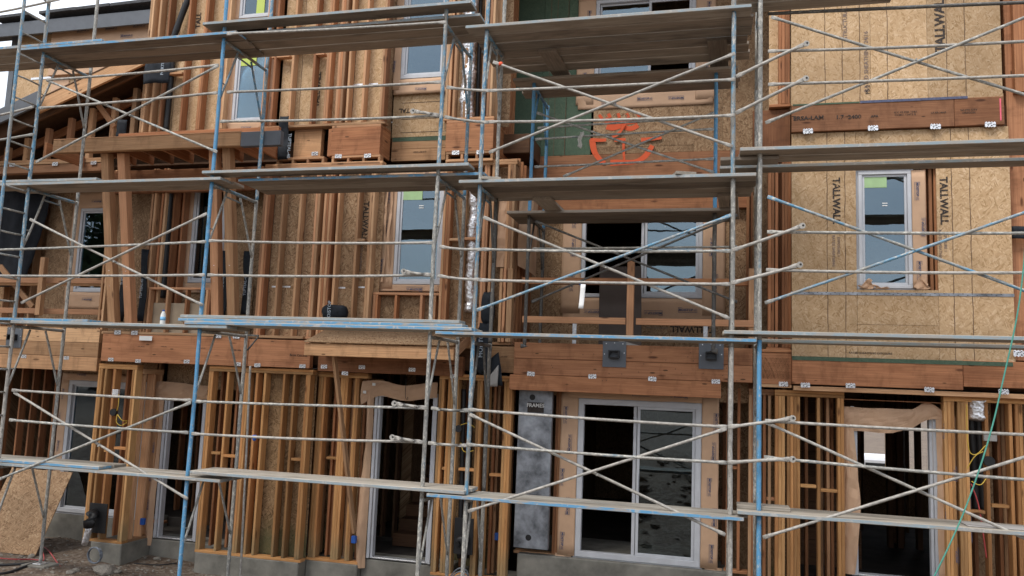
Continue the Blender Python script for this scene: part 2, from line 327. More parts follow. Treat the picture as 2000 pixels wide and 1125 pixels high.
# flat print: letters as thin real meshes facing the street
_dg = None
def text_mesh(s, bold=0.):
    key = ('t', s, bold)
    if key in MESH: return MESH[key]
    cu = bpy.data.curves.new('lettering', 'FONT'); cu.body = s; cu.align_x = 'CENTER'; cu.align_y = 'CENTER'; cu.size = 1; cu.resolution_u = 2; cu.offset = bold; cu.extrude = .012
    o = bpy.data.objects.new('tmp_text', cu); C.objects.link(o); bpy.context.view_layer.update()
    me = bpy.data.meshes.new_from_object(o.evaluated_get(bpy.context.evaluated_depsgraph_get())); bpy.data.objects.remove(o); bpy.data.curves.remove(cu); MESH[key] = me; return me
def lettering(parent, s, x, y, z, h, mat='stencil', ang=0, bold=.01, wide=1., normal='-Y', name='lettering'):
    """h = capital height in metres; ang turns the line in the wall plane (anticlockwise, degrees)"""
    base = text_mesh(s, bold); me = base.copy(); me.materials.clear(); me.materials.append(MATS[mat]); k = h/.7
    R_ = Matrix(((1, 0, 0), (0, 0, -1), (0, 1, 0))).to_4x4()          # text XY -> wall XZ, facing -Y
    if normal == '+X': R_ = Matrix.Rotation(rad(90), 4, 'Z') @ R_
    M = Matrix.Translation((x, y, z)) @ R_ @ Matrix.Rotation(rad(ang), 4, 'Z') @ Matrix.Diagonal((k*wide, k, min(k, .06), 1))
    return link(name, me, M, parent)
def logo_prints(parent, spots, y, mat='print_blue', name='paper_print'):
    """spots: (x, z, angle, size) little maker's marks on one sheet of flashing paper, one print"""
    base = text_mesh('MOISTOP', .035); vs, fs = [], []
    bv = [v.co.copy() for v in base.vertices]; bf = [tuple(p.vertices) for p in base.polygons]
    for (x, z, a, h) in spots:
        ca, sa = math.cos(rad(a)), math.sin(rad(a)); k = h/.7
        def putv(u, v, d): vs.append(Vector((x+(u*ca-v*sa)*k, y-d, z+(u*sa+v*ca)*k)))
        o = len(vs)
        for c_ in bv: putv(c_.x, c_.y, .0004 if c_.z < 0 else .0012)
        fs.extend([tuple(i+o for i in f) for f in bf])
        for (u0, u1, v0, v1) in ((-2.3, 3.4, -.75, -.64), (-2.3, -1.1, .62, .74), (2.3, 3.4, -.3, -.18), (2.3, 3.2, .0, .12), (2.6, 3.4, .3, .4), (-2.3, -2.2, -.7, .7)):
            o = len(vs)
            for (u, v) in ((u0, v0), (u1, v0), (u1, v1), (u0, v1)): putv(u, v, .001)
            fs.append((o, o+1, o+2, o+3))
    if not vs: return
    c = sum(vs, Vector())/len(vs); me = mesh_from(name, [v-c for v in vs], fs, mat, False); return tag(link(name, me, Matrix.Translation(c), parent), None, kind='stuff')

# ================================================================== GROUND
W0 = 10.8
def gh(x, y):
    h = -2.86
    if y > 9.9: h -= .13*min(1, (y-9.9)/.8)
    if y < 7.5: t = min(1, (7.5-y)/6.); h += 1.25*t*t*(3-2*t)
    if y < -70: h += 10*min(1, (-70-y)/180)**1.5*(1+.5*math.sin(x*.013+1.2))
    h += .05*noise.noise(Vector((x*.9, y*.9, 0)))+.03*noise.noise(Vector((x*2.7, y*2.7, 3))) if -16 < x < 16 and -4 < y < 13 else 0
    return h
def axis_vals(lo, hi, fine_lo, fine_hi, step, grow=1.35):
    v = []; x = fine_lo
    while x <= fine_hi: v.append(x); x += step
    s = step; x = fine_lo
    while x > lo: s *= grow; x -= s; v.insert(0, max(x, lo))
    s = step; x = v[-1]
    while x < hi: s *= grow; x += s; v.append(min(x, hi))
    return v
gx = axis_vals(-600, 600, -13, 6, .22); gy = axis_vals(-600, 600, 6.5, 12, .22)
vs = [(x, y, gh(x, y)) for y in gy for x in gx]; nx = len(gx)
fs = [(j*nx+i, j*nx+i+1, (j+1)*nx+i+1, (j+1)*nx+i) for j in range(len(gy)-1) for i in range(nx-1)]
tag(link('ground', mesh_from('ground', vs, fs, 'dirt'), Matrix.Identity(4)), 'bare brown dirt with stones in front of the building', kind='structure')

# ================================================================== BUILDING
B = empty('townhouse_row', (-3, 11.5, -2.9))
tag(B, 'three storey timber framed townhouse block under construction with exposed studs and sheathing', 'building')
def framed_wall(Y, z0, z1, xa, xb, studs, depth=.14, sheath=None, soff=None, blocks=(), mat='fir', tops=2, panel=1.22, sz0=None, sz1=None):
    w = piece('framed_wall', B, mat, xa, xb, Y, Y+depth, z0, z0+.038)
    for k in range(tops): piece('top_plate', w, mat, xa, xb, Y, Y+depth, z1-.038*(k+1)-.001*k, z1-.038*k-.001*k)
    zt = z1-.039*tops
    for s in studs:
        x, wd = s[0], (s[1] if len(s) > 1 else .039)
        n = max(1, round(wd/.039)); d = s[2] if len(s) > 2 else depth
        for k in range(n):
            yo = random.uniform(-.004, .004); piece('stud', w, mat if random.random() > .25 else ('fir_red' if mat == 'fir' else mat), x+k*.0395, x+k*.0395+.038, Y+yo, Y+d+yo, z0+.039, zt-.001)
    for (a, b, z) in blocks: piece('blocking', w, mat, a+.001, b-.001, Y+.004, Y+depth-.03, z, z+.038)
    if sheath:
        ys = Y+depth+.003 if soff is None else Y+soff; a = xa; i = 0; zz0 = z0 if sz0 is None else sz0; zz1 = z1 if sz1 is None else sz1
        while a < xb-.02:
            b = min(a+panel, xb); sheet('sheathing_panel', w, sheath, a+.002, b-.003, ys, ys+.012, zz0+.003, zz1-.003); a = b
    return w
def xs_at(py, Y, pxs):
    """pixel column(s) of stud front edges measured in one row -> X positions (+ width in metres)"""
    r = []
    for p in pxs:
        if isinstance(p, tuple): r.append((sx(p[0], py, Y), p[1]) if len(p) == 2 else (sx(p[0], py, Y), p[1], p[2]))
        else: r.append((sx(p, py, Y), .039))
    return r
ZF, ZB1, ZT1 = -2.70, -.0, .47      # foundation top, underside / top of first floor band
ZB2, ZT2 = 3.27, 3.70               # second floor band
ZROOF = 6.6

# ---- foundations, slabs, closed rear
XL3 = sx(290, 60, W0)               # left end of the third storey
def found(x0, x1, y0, y1, z1=ZF): return piece('foundation', B, 'conc', x0, x1, y0, y1, -3.25, z1, .012)
xg_b0, xg_b1 = sx(176, 1075, W0), sx(237, 1075, W0)
found(xg_b0, xg_b1, W0-.01, 11.45)
found(sx(380, 1095, W0), sx(583, 1100, W0), W0-.01, 11.5)
found(sx(583, 1100, W0)+.005, sx(697, 1105, 11.0), 11.0, 11.5)
found(xg_b1+.005, sx(380, 1095, W0)-.005, 11.42, 11.9, -2.72)          # door B stoop
found(sx(697, 1105, 11.0)+.005, sx(868, 1105, 10.9)-.005, 11.12, 11.6, -2.63)
found(sx(868, 1105, 10.9), sx(1003, 1105, 10.9), 10.88, 11.6)
found(sx(1003, 1105, 10.9)+.005, sx(1425, 1105, 11.1)-.005, 11.06, 12.6, sz(1125, 1090, 11.1))
found(sx(1425, 1105, 11.1), 4.6, W0+.0, 12.0, ZF-.02)
found(-13.4, xg_b0-.005, 12.0, 12.6, -2.57)
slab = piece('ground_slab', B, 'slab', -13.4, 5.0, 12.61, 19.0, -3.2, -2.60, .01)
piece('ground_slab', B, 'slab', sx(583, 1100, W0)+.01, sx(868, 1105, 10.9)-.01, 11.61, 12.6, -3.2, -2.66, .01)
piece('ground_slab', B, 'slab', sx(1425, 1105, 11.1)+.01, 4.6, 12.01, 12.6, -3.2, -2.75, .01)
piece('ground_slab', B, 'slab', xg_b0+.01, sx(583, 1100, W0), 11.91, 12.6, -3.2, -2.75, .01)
for z0, z1, xa in ((.12, .44, -13.4), (3.38, 3.68, -13.4)):
    piece('floor_deck', B, 'fir_shaded', xa, 5.0, 12.25, 19.0, z0, z1, .01, grain=0)
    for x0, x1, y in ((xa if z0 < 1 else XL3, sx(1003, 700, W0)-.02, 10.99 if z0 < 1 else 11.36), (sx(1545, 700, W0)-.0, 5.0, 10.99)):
        piece('floor_deck', B, 'fir_shaded', x0, x1, y, 12.24, z0, z1, .01, grain=0)
piece('floor_deck', B, 'fir_shaded', sx(1003, 700, W0)-.015, sx(1545, 700, W0)-.005, 10.86, 12.24, .14, .44, .01, grain=0)   # balcony
piece('roof_deck', B, 'osb_brown', XL3, 5.0, 10.7, 19.0, ZROOF, ZROOF+.25, .01, grain=0)
def rear(x0, x1, z0, z1): return sheet('rear_wall', B, 'osb_brown', x0, x1, 19.0, 19.15, z0, z1)
hA = (sx(1688, 880, 19), sx(1731, 880, 19)); hB = (sx(1776, 880, 19), sx(1836, 880, 19)); oz0, oz1 = sz(1750, 917, 19), sz(1750, 800, 19)
rear(-13.4, hA[0], -3.2, .12); rear(hA[1], hB[0], -3.2, .12); rear(hB[1], 5., -3.2, .12)
for a_, b_ in (hA, hB): rear(a_+.003, b_-.003, -3.2, oz0); rear(a_+.003, b_-.003, oz1, .12)
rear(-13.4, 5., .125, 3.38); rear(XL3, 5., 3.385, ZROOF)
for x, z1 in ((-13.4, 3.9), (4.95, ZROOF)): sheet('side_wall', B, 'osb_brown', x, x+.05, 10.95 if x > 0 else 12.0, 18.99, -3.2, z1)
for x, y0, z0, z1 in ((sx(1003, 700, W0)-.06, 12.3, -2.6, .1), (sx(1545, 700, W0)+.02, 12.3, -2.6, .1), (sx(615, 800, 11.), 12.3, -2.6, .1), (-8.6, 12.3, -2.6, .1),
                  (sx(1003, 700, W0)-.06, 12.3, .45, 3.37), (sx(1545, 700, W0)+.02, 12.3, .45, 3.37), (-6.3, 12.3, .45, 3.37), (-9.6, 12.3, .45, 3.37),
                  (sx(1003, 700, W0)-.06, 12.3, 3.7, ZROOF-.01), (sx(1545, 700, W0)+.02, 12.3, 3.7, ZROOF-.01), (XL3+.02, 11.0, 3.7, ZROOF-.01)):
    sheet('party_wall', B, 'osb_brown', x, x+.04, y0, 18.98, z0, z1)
# closing sheets over the stepped fronts' interiors
for (x0, x1) in ((sx(480, 800, W0), sx(605, 800, W0)),): sheet('inner_sheathing', B, 'osb_treated', x0, x1, W0+.16, W0+.172, -2.66, .0)

# ---- glazing
def window(x0, x1, z0, z1, Y, name='window', split=None, fw=.05, paper=(.0, .0, .0, .0), sticker=None, prints=6, label=None, openleft=False, openright=False, nailfin=.03, sill_paper=True, ph=0.023, blind=False):
    """white vinyl unit; paper = widths of brown flashing left, right, top, bottom"""
    bx = [(x0, x1, Y-.02, Y+.07, z1-fw, z1), (x0, x1, Y-.02, Y+.07, z0, z0+fw), (x0, x0+fw, Y-.0195, Y+.0695, z0+fw, z1-fw), (x1-fw, x1, Y-.0195, Y+.0695, z0+fw, z1-fw)]
    w = merged(name, B, 'vinyl', bx, .004)
    if label: w['label'] = label
    n = nailfin
    merged('nailing_fin', w, 'vinyl', [(x0-n, x1+n, Y-.002, Y+.001, z1, z1+n), (x0-n, x1+n, Y-.002, Y+.001, z0-n, z0), (x0-n, x0, Y-.002, Y+.001, z0, z1), (x1, x1+n, Y-.002, Y+.001, z0, z1)])
    def sash(a, b, yo, bw=.038, pane=True):
        s = merged('sash', w, 'vinyl', [(a, b, Y+yo, Y+yo+.03, z1-fw-bw, z1-fw-.001), (a, b, Y+yo, Y+yo+.03, z0+fw+.001, z0+fw+bw), (a, a+bw, Y+yo, Y+yo+.03, z0+fw+bw, z1-fw-bw), (b-bw, b, Y+yo, Y+yo+.03, z0+fw+bw, z1-fw-bw)], .003)
        if pane: sheet('pane', w, 'glass', a+bw, b-bw, Y+yo+.012, Y+yo+.018, z0+fw+bw, z1-fw-bw, 0)
    if split:
        xm = x0+(x1-x0)*split
        if not openleft: sash(x0+fw+.002, xm+.02, .036, .03)
        else: merged('meeting_rail', w, 'vinyl', [(xm-.075, xm-.03, Y+.036, Y+.066, z0+fw, z1-fw)], .003)
        sash(xm-.02, x1-fw-.002, .002, pane=not openright)
    else: sash(x0+fw+.002, x1-fw-.002, .004, .03)
    if sticker:
        a, b, c, d, mt = sticker; sheet('energy_label', w, mt, x0+(x1-x0)*a, x0+(x1-x0)*b, Y+.008, Y+.010, z0+(z1-z0)*c, z0+(z1-z0)*d, 0)
        for q in range(2): sheet('glass_label', w, 'paper_white', x0+(x1-x0)*.46, x0+(x1-x0)*.56, Y+.008, Y+.010, z0+(z1-z0)*(.72-.02*q), z0+(z1-z0)*(.728-.02*q), 0)
    pl, pr, pt, pb = paper; yp = Y-.005; spots = []
    def strip(a, b, c, d, k):
        def fn(u, v):
            x, z = a+(b-a)*u, c+(d-c)*v; wv = .006*noise.noise(Vector((x*3+k, z*3, k))); return (x+.008*noise.noise(Vector((z*4, k, 0)))*(1 if (b-a) < (d-c) else 0), yp-.006+wv-.0016*k, z+.01*noise.noise(Vector((x*3, k, 1)))*(1 if (b-a) >= (d-c) else 0))
        grid_sheet('flashing_paper', w, 'kraft', fn, 8 if b-a < d-c else 14, 14 if b-a < d-c else 5, .002)
    if pb: strip(x0-pl*.9, x1+pr*.9, z0-n*.2-pb, z0-n*.2, 0); 
    if pl: strip(x0-n*.2-pl, x0-n*.2, z0-pb*.7, z1+pt*.6, 1)
    if pr: strip(x1+n*.2, x1+n*.2+pr, z0-pb*.7, z1+pt*.6, 2)
    if pt: strip(x0-pl*.95, x1+pr*.95, z1+n*.2, z1+n*.2+pt, 3)
    r = random.Random(int(x0*100)+int(z0*10)); H = z1-z0; Wd = x1-x0
    for (cx, pw) in ((x0-n-pl*.5, pl), (x1+n+pr*.5, pr)):
        if pw:
            q = max(2, int(H/.42))
            for i in range(q): spots.append((cx+r.uniform(-.25, .25)*pw, z0+H*(i+.5)/q, 90 if i % 2 else -90, ph))
    for (cz, pw) in ((z1+n+pt*.45, pt), (z0-n-pb*.5, pb)):
        if pw:
            q = max(1, int(Wd/.42))
            for i in range(q): spots.append((x0+Wd*(i+.5)/q, cz+r.uniform(-.2, .2)*pw, 0 if i % 2 else 180, ph))
    logo_prints(w, spots, yp-.017)
    return w
def trim(px0, px1, py, Y): return sx(px0, py, Y), sx(px1, py, Y)

# ---- clips (zinc angle ties nailed along the bands)
def clip_mesh():
    if 'clip' in MESH: return MESH['clip']
    out = []; n = 9
    for i in range(n): out.append((-.05+.1*i/(n-1), .030 if i % 2 else .018))
    for i in range(n): out.append((.05-.1*i/(n-1), -.032 if i % 2 else -.022))
    bm = bmesh.new(); v = [bm.verts.new((x, 0, z)) for x, z in out]; f = bm.faces.new(v)
    r = bmesh.ops.extrude_face_region(bm, geom=[f]); bmesh.ops.translate(bm, vec=(0, -.006, 0), verts=[g for g in r['geom'] if isinstance(g, bmesh.types.BMVert)])
    bmesh.ops.recalc_face_normals(bm, faces=bm.faces[:])
    me = bpy.data.meshes.new('clip'); bm.to_mesh(me); bm.free(); me.materials.append(MATS['zinc']); MESH['clip'] = me
    out = []; rr = random.Random(3); bm = bmesh.new()
    for i in range(11):
        x, z = rr.uniform(-.042, .042), rr.uniform(-.018, .018); q = bmesh.ops.create_cube(bm, size=1); bmesh.ops.scale(bm, vec=(.009, .003, .007), verts=q['verts']); bmesh.ops.translate(bm, vec=(x, -.0075, z), verts=q['verts'])
    m2 = bpy.data.meshes.new('nails'); bm.to_mesh(m2); bm.free(); m2.materials.append(MATS['print_black']); MESH['nails'] = m2
    return me
def clip(px, py, Y, s=1.):
    p = at(px, py, Y); o = link('framing_clip', clip_mesh(), Matrix.Translation((p.x, Y-.001, p.z)) @ Matrix.Rotation(random.uniform(-.06, .06), 4, 'Y') @ Matrix.Diagonal((s, 1, s, 1)), B)
    link('nail_heads', MESH['nails'], W[o].copy(), o)

def band(px0, px1, pyt, pyb, Y, d=.09, mat='beam', rows=1, ref=None, name='rim_beam'):
    """built-up rim beam; pixel rows measured at its left end"""
    a, b = sx(px0, pyt, Y), sx(px1, pyt, Y); zt, zb = sz(ref or px0, pyt, Y), sz(ref or px0, pyb, Y); r = None
    for i in range(rows):
        z0 = zb+(zt-zb)*i/rows; z1 = zb+(zt-zb)*(i+1)/rows
        if i == 0: r = piece(name, B, mat, a, b, Y, Y+d, z0+.002, z1-.002, .005)
        else: piece('ply_board', r, mat, a, b, Y+random.uniform(-.004, .004), Y+d, z0+.002, z1-.002, .005)
    return r, a, b, zb, zt

# ============ first floor band (between ground and second storey)
r, *_ = band(-60, 196, 640, 722, 10.92, .1, 'beam_pale', 3, 100)
for px, py in ((47, 696), (130, 699)): clip(px, py, 10.92)
r1, a, b, zb, zt = band(201, 486, 654, 709, 10.74, .1, 'beam', 1, 300)
piece('bottom_plate', r1, 'fir', a-.005, b+.9, 10.735, 10.86, zt+.001, zt+.04)
r2, a2, b2, zb2, zt2 = band(487, 608, 662, 716, 10.745, .1, 'beam', 1, 500)
for px, py in ((217, 702), (270, 705), (365, 706), (465, 711), (503, 713), (591, 715)): clip(px, py, 10.74)
for px, py in ((230, 647), (263, 648), (426, 654), (462, 655)): clip(px, py+2, 10.73, 1.15)
r3, a3, b3, zb3, zt3 = band(622, 905, 690, 728, 10.86, .1, 'beam', 1, 700)
for px, py in ((633, 716), (707, 717), (805, 722), (674, 729), (886, 735)): clip(px, py, 10.855 if py < 725 else 10.85)
r4, a4, b4, zb4, zt4 = band(955, 1006, 676, 728, 10.84, .1, 'beam_pale', 1, 980)
r5, a5, b5, zb5, zt5 = band(1005, 1470, 668, 731, 10.70, .12, 'beam', 2, 1010)
piece('ply_board', r5, 'beam', a5-.05, sx(1408, 775, 10.69), 10.69, 10.82, zb5-.21, zb5-.002, .005)
for px, py in ((1037, 730), (1157, 735), (1274, 740), (1398, 745)): clip(px, py, 10.69, 1.05)
r6, a6, b6, zb6, zt6 = band(1472, 1546, 688, 750, 10.86, .1, 'beam', 1, 1500)
piece('bottom_plate', r6, 'fir_red', a6, b6, 10.84, 10.98, zt6+.001, zt6+.04)
piece('top_plate', r6, 'fir', a6, b6, 10.85, 10.97, zb6-.04, zb6-.001)
r7, a7, b7, zb7, zt7 = band(1547, 1880, 700, 752, 10.77, .11, 'beam', 1, 1600)
r8, a8, b8, zb8, zt8 = band(1881, 2090, 704, 756, 10.77, .11, 'beam', 1, 1900)
for px, py in ((1530, 750), (1573, 752), (1661, 753), (1815, 761), (1960, 765)): clip(px, py, 10.76 if px > 1545 else 10.85, 1.1)
clip(1992, 690, 10.755, 1.4)
# lettering on the beams
def write(parent, s, px, py, Y, h, **k): p = at(px, py, Y); return lettering(parent, s, p.x, Y-.004, p.z, h, **k)
write(r2, 'Boise Cascade', 583, 694, 10.745, .034, bold=.012)
write(r1, '1.7 2400  APA', 460, 684, 10.74, .022); write(r1, 'ICC ESR 1040', 395, 680, 10.74, .014); write(r1, 'VERSA-LAM', 320, 677, 10.74, .014); write(r1, 'EWP 1040 LVL', 276, 677, 10.74, .014)
write(r3, 'VERSA-LAM 1.7', 765, 697, 10.86, .014); write(r3, 'ICC ESR', 820, 699, 10.86, .014); write(r3, 'EWP LVL', 862, 701, 10.86, .014)
write(r4, 'LVL EWP', 985, 697, 10.84, .016)

# ============ GROUND STOREY
zs = ZF+.0
# corner with round box, px 186-262
xa, xb = sx(186, 788, W0), sx(262, 788, W0)
ztw = sz(225, 711, W0); wb = framed_wall(W0, zs, ztw, xa, xb, xs_at(788, W0, [(186, .078), 199, 216, (253, .078)]), mat='fir_ground', blocks=[(sx(203, 870, W0), sx(216, 870, W0), sz(205, 883, W0)), (sx(222, 870, W0), sx(253, 870, W0), sz(230, 878, W0))])
for i, yy in enumerate((11.0, 11.22, 11.38)): piece('stud', wb, 'fir', xb-.14, xb-.001, yy, yy+.038, zs+.04, -.12)
piece('top_plate', wb, 'fir', xb-.14, xb-.001, W0+.15, 11.44, -.119, -.04); piece('bottom_plate', wb, 'fir', xb-.14, xb-.001, W0+.15, 11.44, zs, zs+.038)
# unit A behind: window wall set back
YA = 12.0
xA0, xA1, zA0, zA1 = sx(112, 995, YA), sx(188, 995, YA)+.75, sz(112, 998, YA), sz(120, 742, YA)
window(xA0, xA1, zA0, zA1, YA, 'sliding_door', .45, .07, (.16, 0, .12, 0), label='tall white sliding glass door behind the leaning board')
framed_wall(YA+.02, -2.56, .0, -13.3, xA0-.18, [(x, .039) for x in (-13.2, -12.9, -12.55, -12.2, -11.95, -11.7, -11.45)], mat='fir_red')
sheet('lintel_panel', B, 'osb_brown', xA0-.2, xA1+.2, YA+.02, YA+.05, zA1+.03, .12)
# door B (set back 0.6 m), px 300-400
YB = 11.45
def door_frame(px0, px1, pyt, pyb, Y, name='door_frame', lab=None, jamb=.1):
    x0, x1 = sx(px0, pyt, Y), sx(px1, pyt, Y); zt, zb = sz((px0+px1)/2, pyt, Y), sz((px0+px1)/2, pyb, Y)
    d = merged(name, B, 'vinyl', [(x0, x0+.035, Y, Y+jamb, zb, zt), (x1-.035, x1, Y, Y+jamb, zb, zt), (x0+.035, x1-.035, Y, Y+jamb, zt-.035, zt)], .003)
    merged('brick_mould', d, 'vinyl', [(x0-.045, x0-.002, Y-.03, Y+.0, zb, zt+.04), (x1+.002, x1+.045, Y-.03, Y, zb, zt+.04)], .004)
    piece('threshold', d, 'zinc', x0+.036, x1-.036, Y-.01, Y+.12, zb, zb+.02)
    if lab: d['label'] = lab
    return d, x0, x1, zb, zt
dB, xB0, xB1, zBb, zBt = door_frame(330, 402, 768, 1056, YB, lab='white door frame between the studs on the left')
def hang(parent, mat, fn, nu=10, nv=16, name='flashing_paper', th=.002):
    k_ = random.uniform(0, 50)
    def wr(u, v):
        q_ = Vector(fn(u, v)); t_ = q_*5+Vector((k_, 0, 0)); return q_+Vector((.012*noise.noise(t_*.7), .03*abs(noise.noise(t_))-.03*abs(noise.noise(t_*2.1)), .012*noise.noise(t_+Vector((9, 0, 0)))))
    o_ = grid_sheet(name, parent, mat, wr, nu, nv, th)
    if mat == 'kraft':
        for p_ in o_.data.polygons: p_.use_smooth = False
    return o_
# loose kraft paper round door B: left strip bulging, header strip folded
xl = sx(303, 900, YB-.05)
hang(dB, 'kraft', lambda u, v: (xB0-.05-.19*(1-u)+.05*math.sin(v*5+.6)*(1-u), YB-.035-.06*math.sin(u*3.1)*(.4+.6*math.sin(v*7)), zBb-.12+(zBt-zBb+.2)*v))
hang(dB, 'kraft', lambda u, v: (xB0-.25+(xB1-xB0+.33)*u, YB-.04-.03*math.sin(v*3.1)-.03*math.sin(u*9), zBt-.02+.2*v-.08*(1-v)*math.sin(u*3.14)-.05*u), 16, 8)
logo_prints(dB, [(xB0-.13, zBb+.5, 90, .02), (xB0-.13, zBb+.95, 90, .02), (xB0-.12, zBb+1.4, 90, .02), (xB0-.14, zBb+1.8, -90, .02)], YB-.105)
sheet('lintel_panel', B, 'osb_brown', xb, sx(480, 740, YB), YB+.08, YB+.11, zBt+.08, .1)
for px in (350, 368, 384): piece('stud', dB, 'fir_red', sx(px, 850, 13.2), sx(px, 850, 13.2)+.04, 13.2, 13.34, -2.6, .1)
# studs right of door B up to the porch corner
xa, xb2 = sx(403, 790, W0), sx(607, 790, W0)
framed_wall(W0, zs, sz(500, 718, W0), xa, xb2, xs_at(790, W0, [(403, .078), 439, (474, .078), 496, 512, 549, 569, (594, .078)]), sheath=None, mat='fir_ground',
    blocks=[(sx(412, 880, W0), sx(430, 880, W0), sz(410, 887, W0)), (sx(432, 880, W0), sx(460, 880, W0), sz(440, 893, W0)), (sx(568, 895, W0), sx(588, 895, W0), sz(575, 900, W0))])
xa, xe = sx(612, 790, 11.02), sx(716, 790, 11.02)
framed_wall(11.02, zs, sz(660, 727, 11.02), xa, xe, xs_at(790, 11.02, [(620, .117), (663, .117), (690, .078)]), mat='fir_ground', blocks=[(sx(637, 890, 11.02), sx(661, 890, 11.02), sz(640, 897, 11.02))])
sheet('inner_sheathing', B, 'osb_treated', xa, xe, 11.6, 11.612, -2.66, -.05)
# door C with the stair behind it
YC = 11.12
dC, xC0, xC1, zCb, zCt = door_frame(740, 851, 772, 1097, YC, lab='white door frame under the porch roof with stairs behind')
hang(dC, 'kraft', lambda u, v: (xC0-.05-.13*(1-u)-.03*math.sin(v*6)*(1-u), YC-.04-.05*math.sin(u*3.1)*(1+.4*math.sin(v*9)), zCb-.14+(zCt-zCb+.16)*v))
hang(dC, 'kraft', lambda u, v: (xC0-.24+(xC1-xC0+.28)*u, YC-.05-.02*math.sin(v*3.1)-.10*max(0, .3-u), zCt-.05+.22*v-.12*max(0, .25-u)*4*(1-v)+.03*math.sin(u*8)), 18, 8)
for (u, z) in ((xC0-.2, zCt-.0), (xC0-.06, zCt+.12)): sheet('paper_label', dC, 'paper_white', u, u+.05, YC-.125, YC-.12, z, z+.04, 0)
stair = piece('staircase', B, 'fir_shaded', xC0-.1, xC1+.1, 12.2, 12.48, -2.64, -2.45)
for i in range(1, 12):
    piece('stair_tread', stair, 'fir_shaded', xC0-.1, xC1+.1, 12.2+.26*i, 12.48+.26*i, -2.64+.19*i, -2.64+.19*(i+1)-.002)
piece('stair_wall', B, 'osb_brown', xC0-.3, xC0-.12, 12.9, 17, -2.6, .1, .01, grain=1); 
for i, px in enumerate((752, 775)): piece('stud', dC, 'fir_shaded', sx(px, 850, 12.6), sx(px, 850, 12.6)+.04, 12.6, 12.74, -2.6, .1)
path_tube('hanging_wire', dC, 'cable_black', [(xC0+.45, YC-.09, zCt+.24), (xC0+.45, YC-.1, zCt+.05), (xC0+.46, YC-.1, zCt-.05), (xC0+.5, YC-.1, zCt-.06), (xC0+.49, YC-.1, zCt-.02)], .004, 5, 2)
# studs between door C and balcony bay
YG = 10.9
xa, xg = sx(853, 850, YG), sx(1002, 850, YG)
framed_wall(YG, zs, sz(950, 733, YG), xa, xg, xs_at(850, YG, [(853, .078), (871, .156), (928, .078), 947, (981, .117)]), mat='fir_ground',
    blocks=[(sx(862, 915, YG), sx(871, 915, YG), sz(868, 918, YG)), (sx(895, 915, YG), sx(928, 915, YG), sz(905, 920, YG)), (sx(955, 930, YG), sx(981, 930, YG), sz(970, 931, YG))])
for px, py in ((963, 880), (972, 880), (978, 880)): piece('stud', B, 'fir_red', sx(px, py, 11.5), sx(px, py, 11.5)+.04, 11.5, 11.64, zs, .0)
# ground floor patio door and steel shear panel under the balcony
YS = 11.15
x0, x1 = sx(1128, 900, YS), sx(1369, 900, YS); z0, z1 = sz(1125, 1086, YS), sz(1128, 778, YS)
sd = window(x0, x1, z0, z1, YS, 'sliding_door', .5, .075, (.24, .22, .17, .0), ph=0.029, openleft=True, label='large white sliding patio door in the centre, left leaf dark')
sheet('handle', sd, 'vinyl', (x0+x1)/2-.015, (x0+x1)/2+.01, YS-.03, YS-.005, z0+.9, z0+1.15)
for xx in (x0-.27, x1+.06):
    hang(sd, 'kraft', lambda u, v, xx=xx: (xx+.22*u, YS-.012+.006*math.sin(v*14+u*3), z0-.28+.30*v), 6, 5)
bay_b = framed_wall(YS+.03, z0-.04, .1, xg, x0-.1, [(sx(1082, 900, YS), .078), (x0-.1, .039)])
sheet('lintel_panel', bay_b, 'osb_brown', x0-.5, x1+.6, YS+.03, YS+.06, z1+.03, .13)
sp_ = sheet('steel_shear_panel', B, 'galv', sx(1009, 900, 10.98), sx(1075, 900, 10.98), 10.98, 11.07, sz(1040, 1072, 10.98), sz(1040, 752, 10.98), .004)
lettering(sp_, 'FRAMES', sx(1046, 792, 10.97), 10.968, sz(1046, 792, 10.97), .05, 'paper_white', bold=.02)
sheet('panel_logo', sp_, 'print_black', sx(1030, 798, 10.97), sx(1062, 798, 10.97), 10.974, 10.978, sz(1046, 806, 10.97), sz(1046, 786, 10.97), 0)
MESH['disc'] = None
def disc(name, parent, mat, p, r, th=.01, axis='Y', n=20):
    d = Vector((0, 1, 0)) if axis == 'Y' else Vector((1, 0, 0)); vs, fs = ring_tube([(-th/2, 0, 0), (th/2, 0, 0)], [r, r], n)
    return link(name, mesh_from(name, vs, fs, mat), axis_matrix(Vector(p)-d, Vector(p)+d), parent)
for px, py in ((1032, 1050), (1040, 776)): p = at(px, py, 10.978); disc('knockout_hole', sp_, 'black_plastic', p, .04)
# right of the balcony bay
framed_wall(YS+.03, z0-.04, .1, x1+.3, sx(1474, 900, YS), [(sx(1418, 900, YS), .039), (sx(1440, 900, YS), .039)], mat='fir_red', blocks=[(sx(1420, 915, YS), sx(1440, 915, YS), sz(1430, 917, YS))])
YR = 10.88
xr0, xr1 = sx(1462, 880, 11.0), sx(1650, 880, YR)
framed_wall(11.0, zs, sz(1490, 760, 11.0), xr0, sx(1512, 880, 11.0), xs_at(880, 11.0, [(1462, .117), (1490, .039), (1500, .039)]), blocks=[(sx(1497, 975, 11.0), sx(1533, 975, 11.0), sz(1510, 978, 11.0))])
framed_wall(YR, zs, sz(1600, 764, YR), sx(1513, 880, YR), xr1, xs_at(880, YR, [(1514, .117), (1537, .156), 1596, (1636, .078)]), mat='fir_ground',
    blocks=[(sx(1563, 945, YR), sx(1595, 945, YR), sz(1580, 953, YR)), (sx(1603, 955, YR), sx(1636, 955, YR), sz(1620, 962, YR))])
